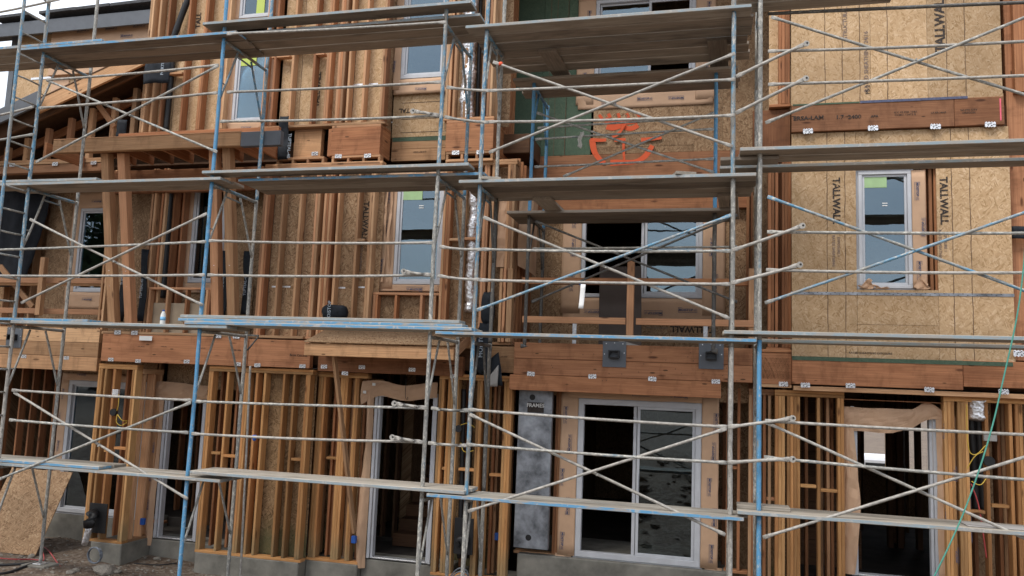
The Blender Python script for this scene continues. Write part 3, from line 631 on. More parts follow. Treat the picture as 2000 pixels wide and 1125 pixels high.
for i in range(14): piece('wall_board', B, 'fir_shaded', sx(1500, 900, 13.4), sx(1640, 900, 13.4)+.3, 13.4, 13.44, -2.6+.19*i, -2.6+.19*(i+1)-.006)
for px in (1612, 1622): piece('stud', B, 'fir_red', sx(px, 900, 11.6), sx(px, 900, 11.6)+.04, 11.6, 11.74, -2.7, .0)
# door D, open through to daylight
YD = 11.05
dD, xD0, xD1, zDb, zDt = door_frame(1668, 1820, 803, 1130, YD, lab='white door frame at the right with hanging kraft paper')
hang(dD, 'kraft', lambda u, v: (xD0-.13+.15*u-.03*(1-v)*u+.05*math.sin(v*4)*u, YD-.04-.03*math.sin(u*2.6)*(.5+.5*v), zDb+.02+(zDt-zDb-.12)*v-.1*u*v), 10, 16)
hang(dD, 'kraft', lambda u, v: (xD0-.12+(xD1-xD0+.22)*u, YD-.04-.02*math.sin(v*3.1)-.10*max(0, u-.75), zDt+.03-.30*(1-v)*(1-.62*max(0, u-.5)/.5)+.10*math.sin(max(0, u-.72)*11)*(.4+.6*v)), 20, 9)
hang(dD, 'kraft', lambda u, v: (xD1+.03+.24*u+.03*math.sin(v*9)*u, YD-.05-.05*math.sin(u*3.1)*(.4+.6*v), zDb-.0+(zDt-zDb+.02)*v-.3*u*max(0, v-.8)), 9, 16)
logo_prints(dD, [(xD1+.2, zDb+.35, 90, .022), (xD1+.1, zDb+.8, 90, .022), (xD1+.2, zDb+1.3, 90, .022), (xD1+.1, zDb+1.8, 90, .022)], YD-.165)
piece('header', dD, 'beam', xr1, sx(1872, 780, YR), YR+.06, YR+.15, zDt+.12, -.06)
xq = sx(1845, 880, YR)
framed_wall(YR, zs, sz(1900, 773, YR), xq, 4.3, xs_at(880, YR, [(1845, .117), (1872, .117), 1925, (1972, .039), (1985, .078), 2020, 2060, 2100]), mat='fir_ground', sheath=None,
    blocks=[(sx(1890, 1000, YR), sx(1925, 1000, YR), sz(1905, 1003, YR)), (sx(1937, 985, YR), sx(1972, 985, YR), sz(1950, 992, YR))])
piece('top_plate', B, 'fir', sx(1550, 763, 10.79), 4.3, 10.79, 10.93, sz(1600, 764, 10.79), sz(1600, 755, 10.79))
for px in (1733, 1752, 1789): piece('partition_stud', B, 'fir_shaded', sx(px, 900, 15.5), sx(px, 900, 15.5)+.09, 15.5, 15.64, -2.6, .1)
for px in (1680, 1740, 1768): piece('partition_stud', B, 'fir_shaded', sx(px, 900, 17.3), sx(px, 900, 17.3)+.05, 17.3, 17.44, -2.6, .1)
sheet('partition_panel', B, 'fir_shaded', sx(1738, 900, 16), sx(1765, 900, 16), 16.0, 16.05, -2.6, .1)
for px in (1900, 1945, 1960): piece('stud', B, 'fir_red', sx(px, 900, 11.5), sx(px, 900, 11.5)+.04, 11.5, 11.64, -2.7, .0)
sheet('inner_sheathing', B, 'osb_brown', sx(1882, 900, 12.2), 4.3, 12.2, 12.22, -2.7, .0)

# ============ SECOND STOREY
YS = 12.1                           # back of the balcony recess
Z2 = .52
# unit A, set back behind its balcony
YA2 = 12.0
wA = window(sx(151, 500, YA2), sx(212, 500, YA2), sz(151, 570, YA2), sz(160, 408, YA2), YA2, 'window', None, .05, (.17, .1, .3, .3), label='narrow white window at the left, set back behind balcony rails', ph=0.026)
fa = framed_wall(YA2+.03, .45, 3.3, -13.3, sx(245, 500, YA2), [(sx(p, 500, YA2), .039) for p in (10, 40, 62, 85, 100)], sheath=None)
xw0, xw1 = sx(151, 500, YA2), sx(212, 500, YA2)
sheet('sheathing_panel', fa, 'osb_brown', sx(88, 500, YA2), xw0+.01, YA2+.005, YA2+.02, .45, 3.3); sheet('sheathing_panel', fa, 'osb_brown', xw0+.015, xw1+.6, YA2+.005, YA2+.02, .45, sz(151, 570, YA2)-.0); sheet('sheathing_panel', fa, 'osb_brown', xw0+.015, xw1+.6, YA2+.005, YA2+.02, sz(160, 408, YA2), 3.3)
sheet('sheathing_panel', fa, 'osb_brown', -13.3, sx(86, 500, YA2), YA2+.18, YA2+.2, .45, 3.3)
hang(fa, 'tarp', lambda u, v: (sx(-40, 450, 11.7)+(sx(92, 450, 11.7)-sx(-40, 450, 11.7))*(u*(1-.25*(1-v))), 11.7-.06*math.sin(u*9+v*3), sz(40, 560, 11.7)+(sz(40, 372, 11.7)-sz(40, 560, 11.7))*v), 18, 12, 'hanging_tarp', .004)
rl = stick('railing_post', B, 'fir', at(76, 612, 10.85)+Vector((0, 0, -.03)), Vector((sx(76, 612, 10.85), 10.85, sz(80, 503, 10.85))), .09, .09)
for py, mt in ((548, 'fir'), (552, 'fir'), (608, 'fir')): 
    z = sz(100, py, 10.98); stick('rail', rl, mt, (-13, 10.98 if py != 552 else 11.06, z), (sx(207, 552, 10.98), 10.98 if py != 552 else 11.06, z), .038, .088)
stick('rail', rl, 'fir', at(0, 520, 11.1), at(64, 600, 11.1), .04, .09)
# porch bay: raking brackets under the overhang, window B, pony wall
def bracket(px_b, py_b, px_t, py_t, wdt=.13):
    b_ = at(px_b, py_b, 10.72); t_ = at(px_t, py_t, 10.2)
    return stick('bracket_post', B, 'fir', b_+Vector((0, 0, -.06)), t_, wdt, wdt, (0, 1, 0))
for i, (a_, b_, c_, d_) in enumerate(((224, 630, 209, 300), (257, 632, 241, 300), (425, 622, 420, 285), (457, 622, 446, 285))):
    o = bracket(a_, b_, c_, d_)
    for q in (.22, .31):
        p = at(a_, b_, 10.72).lerp(at(c_, d_, 10.2), q); disc('bolt', o, 'zinc', (p.x, p.y-.068, p.z), .012, .012, n=8)
wq = piece('framed_wall', B, 'fir', sx(203, 600, 10.8), sx(500, 600, 10.8), 10.8, 10.94, Z2-.03, Z2+.008)
for px in (207, 214, 290, 296, 310, 316): piece('stud', wq, 'fir' if px != 310 else 'fir_red', sx(px, 450, 10.95), sx(px, 450, 10.95)+.038, 10.95, 11.09, Z2+.01, 3.2)
for px, yy in ((333, 11.1), (352, 11.25), (345, 11.4)): piece('stud', wq, 'fir_red', sx(px, 450, yy), sx(px, 450, yy)+.038, yy, yy+.14, Z2+.01, 3.2)
for (px, y0, y1, Y) in ((243, 430, 628, 10.88), (279, 487, 628, 10.88), (437, 490, 618, 10.9), (481, 490, 614, 10.85)):
    x = sx(px, (y0+y1)/2, Y); zt, zb = sz(px, y0, Y), sz(px, y1, Y); f_ = hang(wq, 'membrane', lambda u, v, x=x, zt=zt, zb=zb, Y=Y: (x-.06+.12*u+.02*math.sin(v*5), Y-.012*math.sin(u*3.1+v*8), zb+(zt-zb)*v), 5, 10, 'membrane_strip', .004)
    lettering(wq, 'TUPTEAL-40', x, Y-.028, zb+.45*(zt-zb), .045, 'print_pale', 90, wide=.9)
YB2 = 11.45
window(sx(375, 460, YB2), sx(375, 460, YB2)+.62, sz(380, 552, YB2), sz(390, 363, YB2), YB2, 'window', None, .05, (.22, .1, .2, .16), label='narrow white window half hidden behind the blue scaffold post')
sheet('sheathing_panel', wq, 'osb_brown', sx(300, 460, YB2), sx(375, 460, YB2)-.02, YB2+.03, YB2+.045, .45, 3.3); sheet('sheathing_panel', wq, 'osb_brown', sx(375, 460, YB2)-.015, sx(375, 460, YB2)+1.2, YB2+.03, YB2+.045, .45, sz(380, 555, YB2)); sheet('sheathing_panel', wq, 'osb_brown', sx(375, 460, YB2)-.015, sx(375, 460, YB2)+1.2, YB2+.03, YB2+.045, sz(390, 363, YB2), 3.3)
tube('drain_pipe', B, 'black_plastic', (sx(325, 440, 11.0), 11.05, 1.1), (sx(323, 440, 11.0), 11.05, 3.2), .05)
zp = sz(345, 561, 10.84)
pw = framed_wall(10.84, Z2-.02, zp, sx(288, 600, 10.84), sx(410, 600, 10.84), xs_at(600, 10.84, [288, 322, 360, (400, .078)]), depth=.09, tops=1)
sheet('ply_panel', pw, 'ply', sx(290, 610, 10.84), sx(398, 610, 10.84), 10.94, 10.955, Z2+.02, sz(340, 592, 10.94))
# studs with sheathing behind, px 500-735
xa, xc = sx(500, 560, W0), sx(733, 560, W0)
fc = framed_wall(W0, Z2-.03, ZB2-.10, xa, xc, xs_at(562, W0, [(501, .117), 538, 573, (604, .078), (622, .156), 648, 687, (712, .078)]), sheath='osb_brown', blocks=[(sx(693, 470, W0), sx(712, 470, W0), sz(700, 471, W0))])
lettering(fc, 'TALLWALL', sx(713, 432, W0+.14), W0+.141, sz(713, 432, W0+.14), .085, ang=-90, bold=.03)
lettering(fc, 'RATED SHEATHING', sx(705, 500, W0+.14), W0+.141, sz(705, 500, W0+.14), .035, 'print_grey', ang=-90)
for px, py in ((667, 562), (705, 561), (540, 560), (560, 560)): p = at(px, py, W0+.138); sheet('metal_strap', fc, 'zinc', p.x-.08, p.x+.06, W0+.137, W0+.1395, p.z-.012, p.z+.012, 0)
for px in (530, 592): p = at(px, 480, W0+.138); sheet('chalk_line', fc, 'print_black', p.x, p.x+.006, W0+.139, W0+.1425, .56, ZB2-.2, 0)
# row of cripples above the top plate
for x0_, x1_ in ((540, 632), (647, 742), (870, 962)):
    a_, b_ = sx(x0_, 318, W0), sx(x1_, 318, W0); n_ = 3
    hp = piece('head_plate', B, 'fir', a_, b_, W0, W0+.12, ZB2-.15, ZB2-.112)
    for i in range(n_+1): piece('cripple_stud', hp, 'fir', a_+(b_-a_-.038)*i/n_, a_+(b_-a_-.038)*i/n_+.038, W0+.002, W0+.12, ZB2-.111, ZB2-.04)
    piece('top_plate', hp, 'fir', a_, b_, W0, W0+.12, ZB2-.039, ZB2-.003)
# window C and its pony wall
YC2 = 11.02
wC = window(sx(772, 480, YC2), sx(864, 480, YC2), sz(765, 555, YC2), sz(780, 345, YC2), YC2, 'window', None, .05, (.26, .0, .1, .1), (.1, .52, .78, .99, 'label_green'), label='tall white window with green label above the porch roof', ph=0.031)
for k, (du, zz) in enumerate(((.06, 0), (.13, .05))):
    hang(wC, 'kraft', lambda u, v, du=du: (sx(757, 480, YC2)-.12+du+.05*u, YC2-.03-.03*math.sin(v*9+du*30)-.03*u, sz(765, 558, YC2)+.05+1.5*v), 3, 16)
zpc = sz(780, 571, 10.9)
framed_wall(10.9, Z2-.03, zpc, sx(727, 590, 10.9), sx(860, 590, 10.9), xs_at(590, 10.9, [(728, .078), 770, 820, (846, .039)]), depth=.12, tops=1, sheath='osb_brown')
# studs px 860-1000
fe = framed_wall(10.86, Z2-.03, ZB2-.12, sx(858, 562, 10.86), sx(1001, 562, 10.86), xs_at(562, 10.86, [(858, .117), (896, .039), (937, .078), 952, (983, .117)]), blocks=[(sx(873, 470, 10.86), sx(896, 470, 10.86), sz(880, 470, 10.86)), (sx(903, 468, 10.86), sx(937, 468, 10.86), sz(920, 468, 10.86))])
sheet('sheathing_panel', fe, 'osb_brown', sx(866, 480, 11.02), sx(900, 480, 11.02), 11.01, 11.02, .5, 3.15)
piece('bottom_plate', B, 'beam_pale', sx(640, 625, 10.78), sx(925, 625, 10.78), 10.74, 10.86, Z2-.09, Z2-.034)
def duct(name, px, py0, py1, Y, r, mat='foil'):
    x = sx(px, (py0+py1)/2, Y); z0, z1 = sz(px, py1, Y), sz(px, py0, Y); n = max(6, int((z1-z0)/.035)); pts, rr = [], []
    for i in range(n+1): pts.append((.012*math.sin(i*.35), .01*math.sin(i*.5), z0+(z1-z0)*i/n)); rr.append(r*(1+.10*random.uniform(-1, 1)+(.05 if i % 2 else -.05)))
    vs, fs = ring_tube(pts, rr, 12); vs = [v+Vector((random.uniform(-1, 1)*r*.07, random.uniform(-1, 1)*r*.07, 0)) for v in vs]
    c = Vector((0, 0, (z0+z1)/2)); return link(name, mesh_from(name, [v-c for v in vs], fs, mat), Matrix.Translation((x, Y, (z0+z1)/2)), B)
tag(duct('foil_duct', 922, 372, 610, 10.98, .075), 'silver foil duct between second storey studs'); tag(duct('foil_duct', 917, -40, 245, 10.90, .10), 'silver foil duct between top storey studs')
tube('drain_pipe', B, 'black_plastic', (sx(938, 100, 11.0), 11.0, 3.75), (sx(934, 100, 11.0), 11.0, 6.5), .03)
# balcony recess, back wall
xR0, xR1 = sx(1003, 480, W0), sx(1546, 480, W0)
wx0, wx1, wz0, wz1 = sx(1137, 480, YS), sx(1372, 480, YS), sz(1140, 580, YS), sz(1140, 395, YS)
wD = window(wx0, wx1, wz0, wz1, YS, 'window', .54, .055, (.3, .32, .3, .36), openleft=True, label='wide white sliding window behind the balcony railing, left half open', ph=0.034)
lettering(wD, '=', (wx0+wx1)/2+.35, YS-.0, wz1-.4, .02, 'paper_white')
bw = framed_wall(YS+.03, .45, 3.3, xR0-.3, xR1+.3, [(xR0-.1, .039)], sheath=None)
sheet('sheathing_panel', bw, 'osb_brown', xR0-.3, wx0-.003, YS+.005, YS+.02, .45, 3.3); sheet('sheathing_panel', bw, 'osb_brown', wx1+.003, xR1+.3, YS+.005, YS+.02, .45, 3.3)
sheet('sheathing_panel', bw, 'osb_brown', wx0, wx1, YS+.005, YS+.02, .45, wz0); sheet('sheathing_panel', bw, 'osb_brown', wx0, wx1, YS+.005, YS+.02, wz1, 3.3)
lettering(bw, 'TALLWALL', sx(1352, 643, YS), YS+.0, sz(1352, 643, YS), .09, ang=180, bold=.03); lettering(bw, 'RATED SHEATHING', sx(1283, 640, YS), YS+.0, sz(1283, 640, YS), .025, 'print_grey', ang=180)
for px in (1122, 1378): p = at(px, 642, YS); sheet('metal_strap', bw, 'zinc', p.x-.03, p.x+.03, YS-.001, YS+.002, .47, p.z+.1, 0)
for px in (1458, 1466, 1478): piece('stud', bw, 'fir_red', sx(px, 480, YS-.2), sx(px, 480, YS-.2)+.04, YS-.2, YS-.02, .5, 3.3)
# recess side walls
for yy in (11.02, 11.2, 11.4, 11.6, 11.8, 11.96):
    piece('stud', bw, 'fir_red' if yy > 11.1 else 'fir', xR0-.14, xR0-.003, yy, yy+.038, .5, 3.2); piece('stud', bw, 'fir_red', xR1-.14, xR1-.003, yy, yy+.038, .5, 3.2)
for yy in (11.1, 11.3, 11.5, 11.7): pass
fr_ = framed_wall(10.9, Z2-.0, ZB2-.05, sx(1497, 480, 10.9), xR1-.005, xs_at(480, 10.9, [(1500, .078), (1514, .039), (1527, .117)]), mat='fir_red')
hang(bw, 'kraft', lambda u, v: (xR0+.02+.18*math.sin(u*1.5), 10.98+.4*u, sz(985, 520, 11)+(sz(985, 385, 11)-sz(985, 520, 11))*v-.1*u*(1-v)), 8, 8, 'loose_paper')
# railing of the balcony
YRl = 10.76
def rpost(px, y0, y1, w_, Y=YRl, d=.09): x = sx(px, (y0+y1)/2, Y); return piece('railing_post', B, 'fir', x, x+w_, Y, Y+d, sz(px, y1, Y), sz(px, y0, Y))
rp_ = rpost(1224, 505, 662, .092)
for (px, w_) in ((974, .039), (981, .039), (989, .075), (1462, .078), (1474, .039)): rpost(px, 524, 668, w_, 10.8, .12)
for py, h, mt, yy in ((543, .088, 'fir_red', YRl+.095), (551, .04, 'fir_red', YRl+.2), (621, .088, 'fir', YRl+.02)):
    for (pa, pb) in ((1022, 1222), (1242, 1476)):
        z = sz(1232, py, yy); piece('rail', rp_, mt, sx(pa, py, yy) if pa > 1100 else sx(1020, py, yy), sx(pb, py, yy), yy, yy+.038, z-h, z) if yy < YRl+.09 else (piece('rail', rp_, mt, sx(1020, py, yy), sx(1476, py, yy), yy, yy+.038, z-h, z) if pa < 1100 else None)
# ---- right hand bay, OSB skin
YO = 10.79
def skin(px0, px1, py0, py1, name='sheathing_panel', mat='osb', ref=None, Y=YO):
    rf = ref or px0; return sheet(name, skinw, mat, sx(px0, (py0+py1)/2, Y)+.0015, sx(px1, (py0+py1)/2, Y)-.0015, Y, Y+.012, sz(rf, py1, Y)+.001, sz(rf, py0, Y)-.001)
xo0, xo1 = sx(1547, 480, W0), sx(1976, 480, W0)
wz0E, wz1E = sz(1676, 566, 10.83), sz(1676, 335, 10.83)
skinw = framed_wall(YO+.013, Z2-.02, ZB2, xo0, xo1, [(xo0+.01, .078), (sx(1660, 480, W0), .039), (sx(1832, 480, W0), .039), (xo1-.05, .039)])
zskb, zskt = zt7+.02, sz(1600, 258, YO)-.01
def skinz(x0, x1, z0, z1, mat='osb'): return sheet('sheathing_panel', skinw, mat, x0+.0015, x1-.0015, YO, YO+.012, z0+.0015, z1-.0015)
xk = [sx(p, 480, YO) for p in (1546, 1673, 1831, 1977)]
skinz(xk[0], xk[1], zskb, zskt); skinz(xk[2], xk[3], zskb, zskt); skinz(xk[1], xk[2], zskb, sz(1700, 634, YO)); skinz(xk[1], xk[2], sz(1700, 634, YO), wz0E); skinz(xk[1], xk[2], wz1E+.03, zskt)
def vline(px, py, z0, z1, Y=YO, par=None):
    x = sx(px, py, Y); q = random.Random(int(px)); n = max(8, int((z1-z0)/.09)); vs, fs = [], []
    for i in range(n+1):
        dx = q.uniform(-.004, .004); w_ = q.uniform(.0025, .0055); z = z0+(z1-z0)*i/n; vs += [Vector((dx-w_, 0, z)), Vector((dx+w_, 0, z))]
    for i in range(n): fs.append((2*i, 2*i+1, 2*i+3, 2*i+2))
    c = Vector((0, 0, (z0+z1)/2)); return link('nail_line', mesh_from('nail_line', [v-c for v in vs], fs, 'line_brown', False), Matrix.Translation((x, Y-.0022, c.z)), par or skinw)
for px in (1616, 1651, 1861, 1897): vline(px, 480, zskb, zskt)
for px, py, s_ in ((1633, 392, 1), (1843, 392, 1)): p = at(px, py, YO); lettering(skinw, 'TALLWALL', p.x, YO-.003, p.z, .085, ang=-90, bold=.035)
for px, py in ((1628, 490), (1836, 480)): p = at(px, py, YO); lettering(skinw, 'RATED SHEATHING', p.x, YO-.003, p.z, .032, 'print_grey', ang=-90); lettering(skinw, 'EXPOSURE 1', p.x+.06, YO-.003, p.z+.05, .032, 'print_grey', ang=-90)
p = at(1700, 690, YO); lettering(skinw, 'RATED SHEATHING EXPOSURE', p.x, YO-.003, p.z, .025, 'print_black')
p0, p1 = at(1545, 572, YO), at(1981, 578, YO); st = sheet('metal_strap', skinw, 'galv', p0.x, p1.x, YO-.006, YO-.003, p0.z-.02, p0.z+.016, 0)
for i in range(46): sheet('nail_hole', st, 'print_black', p0.x+.05+i*.052, p0.x+.066+i*.052, YO-.0075, YO-.0055, p0.z-.004+(.008 if i % 2 else -.008), p0.z+.003+(.008 if i % 2 else -.008), 0)
wE = window(sx(1677, 480, 10.84), sx(1781, 480, 10.84), wz0E+.02, wz1E, 10.84, 'window', None, .045, (0, .16, 0, 0), (.12, .55, .86, .985, 'label_green'), label='white window set in the bare tan OSB wall on the right', ph=0.029)
for px in (1805, 1816, 1826): piece('stud', skinw, 'fir_red', sx(px, 480, 10.86), sx(px, 480, 10.86)+.038, 10.86, 11.0, wz0E, wz1E+.2)
for (px, q) in ((1690, 1.), (1720, .4), (1800, 1.3)):
    x = sx(px, 555, 10.8); hang(wE, 'kraft', lambda u, v, x=x, q=q: (x-.08+.16*u+.02*math.sin(v*6), 10.80-.02*math.sin(u*6+q)-.02*v, wz0E+.01+.13*q*v*(.6+.4*math.sin(u*5+q*4))), 8, 5, 'crumpled_paper')
sheet('green_stain_strip', r7, 'osb_green', a7, sx(1978, 697, 10.765), 10.763, 10.768, zt7-.03, zt7+.02, 0)
piece('corner_post', B, 'beam', sx(1983, 480, W0), sx(1983, 480, W0)+.25, 10.95, 11.2, zt8+.02, 6.4); piece('corner_post', B, 'fir_red', sx(1978, 100, 10.9)+.0, 4.2, 10.85, 10.99, 3.8, 6.4)
sheet('inner_sheathing', B, 'fir_shaded', sx(1975, 480, 11.3), 4.6, 11.3, 11.32, .45, 6.4)
hang(B, 'membrane', lambda u, v: (sx(1975, 440, 10.78)+.5*u, 10.86-.02*math.sin(u*8), sz(1985, 465, 10.78)+.16*v), 8, 4, 'membrane_strip', .004)

# ============ SECOND BAND + THIRD STOREY
def box_band(px0, px1, Y, mat, ret=None):
    x0_, x1_ = sx(px0, 280, Y), sx(px1, 280, Y); o = piece('rim_beam', B, mat, x0_, x1_, Y, Y+.1, ZB2, ZT2, .005)
    piece('bottom_plate', o, 'fir', x0_, x1_, Y+.002, Y+.14, ZT2+.001, ZT2+.04)
    if ret: piece('rim_return', o, 'fir_red', x1_-.05, x1_, Y+.101, ret, ZB2, ZT2-.003, .004, grain=1); piece('bottom_plate', o, 'fir_red', x1_-.13, x1_, Y+.142, ret, ZT2+.001, ZT2+.04, grain=1)
    return o, x0_, x1_
o1, *_ = box_band(574, 627, 10.9, 'beam_pale'); o2, _, xq2 = box_band(646, 742, W0, 'beam', 11.18); o3, xo3, xq3 = box_band(870, 963, W0, 'beam', 12.05)
piece('rim_return', o2, 'fir_red', sx(646, 280, W0)-.06, sx(646, 280, W0)-.003, W0+.02, 11.1, ZB2, ZT2-.003, .004, grain=1)
for px, py in ((615, 299), (661, 304), (718, 303), (890, 297), (938, 296)): clip(px, py+1, W0-.001 if px > 640 else 10.899, 1.1)
lettering(o2, 'H', sx(655, 253, W0), W0-.001, ZT2+.02, .03); 
gb = piece('rim_beam', B, 'beam_pale', sx(764, 300, 11.2), sx(870, 300, 11.2), 11.2, 11.28, ZB2, sz(800, 291, 11.2)); piece('ply_board', gb, 'beam_pale', sx(764, 300, 11.2), sx(870, 300, 11.2), 11.2, 11.28, sz(800, 291, 11.2)+.003, sz(800, 268, 11.2))
sheet('green_stain_strip', gb, 'osb_green', sx(765, 300, 11.2), sx(869, 300, 11.2), 11.196, 11.199, sz(800, 276, 11.2), sz(800, 268, 11.2), 0)
lettering(gb, 'VERSA-LAM EWP', sx(820, 297, 11.2), 11.196, sz(820, 297, 11.2), .02); 
ZS3 = ZT2+.04
tb = framed_wall(W0+.02, ZS3, ZROOF, XL3, sx(440, 100, W0), xs_at(187, W0+.02, [(277, .078), 296, 314, 354, (386, .078), (430, .078)]), sheath=None, blocks=[(sx(319, 145, W0), sx(353, 145, W0), sz(335, 144, W0))])
sheet('sheathing_panel', tb, 'osb', XL3, sx(360, 187, W0+.16), W0+.163, W0+.175, ZS3, ZROOF); sheet('sheathing_panel', tb, 'osb', sx(360, 187, W0+.16)+.003, sx(440, 187, W0+.16), W0+.163, W0+.175, ZS3, ZROOF)
window(sx(470, 10, 10.95), sx(532, 10, 10.95), sz(470, 37, 10.95), sz(470, -60, 10.95), 10.95, 'window', None, .045, (.2, .2, .2, .05), (.5, .75, .0, .4, 'label_yellow'), label='cropped window at the top edge above the yellow labelled one')
lettering(tb, 'TALL', sx(388, 40, W0+.16), W0+.158, sz(388, 40, W0+.16), .085, ang=90, bold=.03)
for px in (340, 369): vline(px, 187, 3.8, 6.4, W0+.163, tb)
tube('drain_pipe', B, 'black_plastic', (sx(330, 190, W0+.1), W0+.1, 3.8), (sx(331, 190, W0+.1), W0+.1, 5.2), .045); tube('drain_pipe', B, 'black_plastic', (sx(331, 100, W0+.05), W0+.06, 5.2), (sx(360, 0, W0)+.05, W0+.06, 6.1), .05)
wF = window(sx(458, 170, 10.95), sx(522, 170, 10.95), sz(450, 240, 10.95), sz(470, 98, 10.95), 10.95, 'window', None, .045, (.2, .2, .2, .14), (.12, .6, .78, .97, 'label_yellow'), label='top storey window with yellow label by the blue post')
framed_wall(W0, ZS3, ZROOF, sx(508, 187, W0), sx(755, 187, W0), xs_at(187, W0, [(512, .039), (530, .039), 565, 607, (633, .078), (656, .117), 677, 707, (742, .078)]), sheath=None,
    blocks=[(sx(530, 110, W0), sx(565, 110, W0), sz(545, 112, W0)), (sx(572, 95, W0), sx(607, 95, W0), sz(590, 97, W0)), (sx(613, 105, W0), sx(633, 105, W0), sz(620, 107, W0))])
for a_, b_ in ((548, 650), (650, 755)): sheet('sheathing_panel', tb, 'osb', sx(a_, 187, W0+.14)+.002, sx(b_, 187, W0+.14)-.002, W0+.143, W0+.155, ZS3, ZROOF)
p = at(621, 175, W0+.14); lettering(tb, 'TALLWALL', p.x, W0+.138, p.z, .08, ang=90, bold=.035)
for px, py in ((586, 246), (622, 245), (727, 165), (700, 166)): p = at(px, py, W0+.13); sheet('metal_strap', tb, 'zinc', p.x-.09, p.x+.09, W0+.132, W0+.135, p.z-.02, p.z+.02, 0)
for px in (586, 690): vline(px, 187, 3.8, 6.4, W0+.143, tb)
hang(tb, 'membrane', lambda u, v: (sx(543, 270, 10.7)+.0+.16*u, 10.72-.02*math.sin(v*9), sz(565, 312, 10.72)+(sz(565, 226, 10.72)-sz(565, 312, 10.72))*v), 5, 12, 'membrane_strip', .005)
lettering(tb, 'TUPTEAL-40', sx(566, 275, 10.7), 10.69, sz(566, 285, 10.7), .05, 'print_pale', -90)
piece('return_wall', B, 'osb_brown', xq2-.03, xq2-.012, W0+.15, 11.2, ZS3, ZROOF, .001)
# window G + OSB apron
YGw = 11.16
wG = window(sx(787, 80, YGw), sx(873, 80, YGw), sz(785, 155, YGw), sz(790, -60, YGw), YGw, 'window', None, .06, (.12, .1, 0, .24), label='top storey window above the small OSB apron')
ap = sheet('apron_panel', B, 'osb', xq2+.005, sx(873, 220, 11.2), 11.2, 11.212, sz(800, 268, 11.2)+.005, sz(785, 155, 11.2)); lettering(ap, 'TAL', sx(790, 216, 11.2), 11.197, sz(790, 216, 11.2), .07, ang=180, bold=.03)
for py in (200, 232, 258): p = at(815, py, 11.2); sheet('chalk_line', ap, 'print_black', xq2+.15, sx(872, py, 11.2), 11.1965, 11.199, p.z-.003, p.z+.003, 0)
sheet('apron_panel', B, 'osb_brown', sx(875, 100, 11.2), sx(1000, 100, 11.2), 11.2, 11.21, ZS3, ZROOF)
framed_wall(W0, ZS3, ZROOF, sx(868, 187, W0), xq3, xs_at(187, W0, [(870, .078), (884, .039), (905, .039), (940, .039), (951, .078)]))
for yy in (10.98, 11.2, 11.45, 11.7, 11.92): piece('stud', o3, 'fir_red' if yy > 11.1 else 'fir', xq3-.141, xq3-.003, yy, yy+.06, ZS3, ZROOF)
sheet('return_wall', B, 'fir_red', xq3-.16, xq3-.145, 11.0, 12.1, ZS3, ZROOF)
# recess, third storey
gx0, gx1 = xq3-.1, xR1+.3; hx0, hx1, hz0, hz1 = sx(1163, 100, YS), sx(1358, 100, YS), sz(1165, 184, YS), sz(1165, 2, YS)
wH = window(hx0, hx1, hz0, hz1, YS, 'window', .55, .055, (.28, .3, .25, .24), label='wide top storey window above the orange spray paint', openright=True, ph=0.029)
b3 = framed_wall(YS+.03, ZS3, ZROOF, gx0, gx1, [(gx0+.3, .039)])
xgreen = sx(1154, 250, YS); zb3_ = sz(1150, 302, YS)
for a_, b_ in ((gx0, sx(1060, 150, YS)), (sx(1060, 150, YS), sx(1108, 150, YS)), (sx(1108, 150, YS), hx0)): sheet('sheathing_panel', b3, 'osb_green', a_+.002, b_-.002, YS+.006, YS+.02, zb3_, ZROOF)
sheet('sheathing_panel', b3, 'osb_green', hx0, xgreen, YS+.006, YS+.02, zb3_, hz0); zz = zb3_
for py in (286, 263, 238, 200): z = sz(1250, py, YS); sheet('sheathing_panel', b3, 'osb_brown', xgreen+.003, hx1, YS+.006, YS+.02, zz+.002, min(z, hz0)-.002); zz = z
for a_, b_ in ((hx1+.002, sx(1412, 230, YS)), (sx(1412, 230, YS), gx1)): sheet('sheathing_panel', b3, 'osb_brown', a_, b_-.003, YS+.006, YS+.02, zb3_, ZROOF)
rb3 = piece('rim_beam', B, 'beam', gx0, gx1, YS-.02, YS+.1, zb3_-.42, zb3_-.01, .005)
for px in (1073, 1086, 1107): vline(px, 150, zb3_, ZROOF, YS+.006, b3)
# orange spray paint on the sheathing: a bowl shape with scribble above
def spray(pts, w_, name='spray_paint', Y=YS):
    P = [at(px, py, Y) for px, py in pts]; vs, fs = [], []
    for _ in range(2):
        q = [P[0]]
        for a_, b_ in zip(P, P[1:]): q += [a_*.75+b_*.25, a_*.25+b_*.75]
        P = q+[P[-1]]
    for i, p in enumerate(P):
        t = (P[min(i+1, len(P)-1)]-P[max(i-1, 0)]).normalized(); nrm = Vector((-t.z, 0, t.x)); ww = w_*1.35*(.85+.3*noise.noise(p*4))
        vs += [Vector((p.x, Y, p.z))+nrm*ww/2, Vector((p.x, Y, p.z))-nrm*ww/2]
    for i in range(len(P)-1): fs.append((2*i, 2*i+1, 2*i+3, 2*i+2))
    c = sum(vs, Vector())/len(vs); return link(name, mesh_from(name, [v-c for v in vs], fs, 'graffiti', False), Matrix.Translation(Vector((c.x, Y, c.z))), b3)
YP = YS-.0225
g_ = spray([(1157, 272), (1158, 285), (1162, 300), (1172, 312), (1180, 320)], .075, Y=YP)
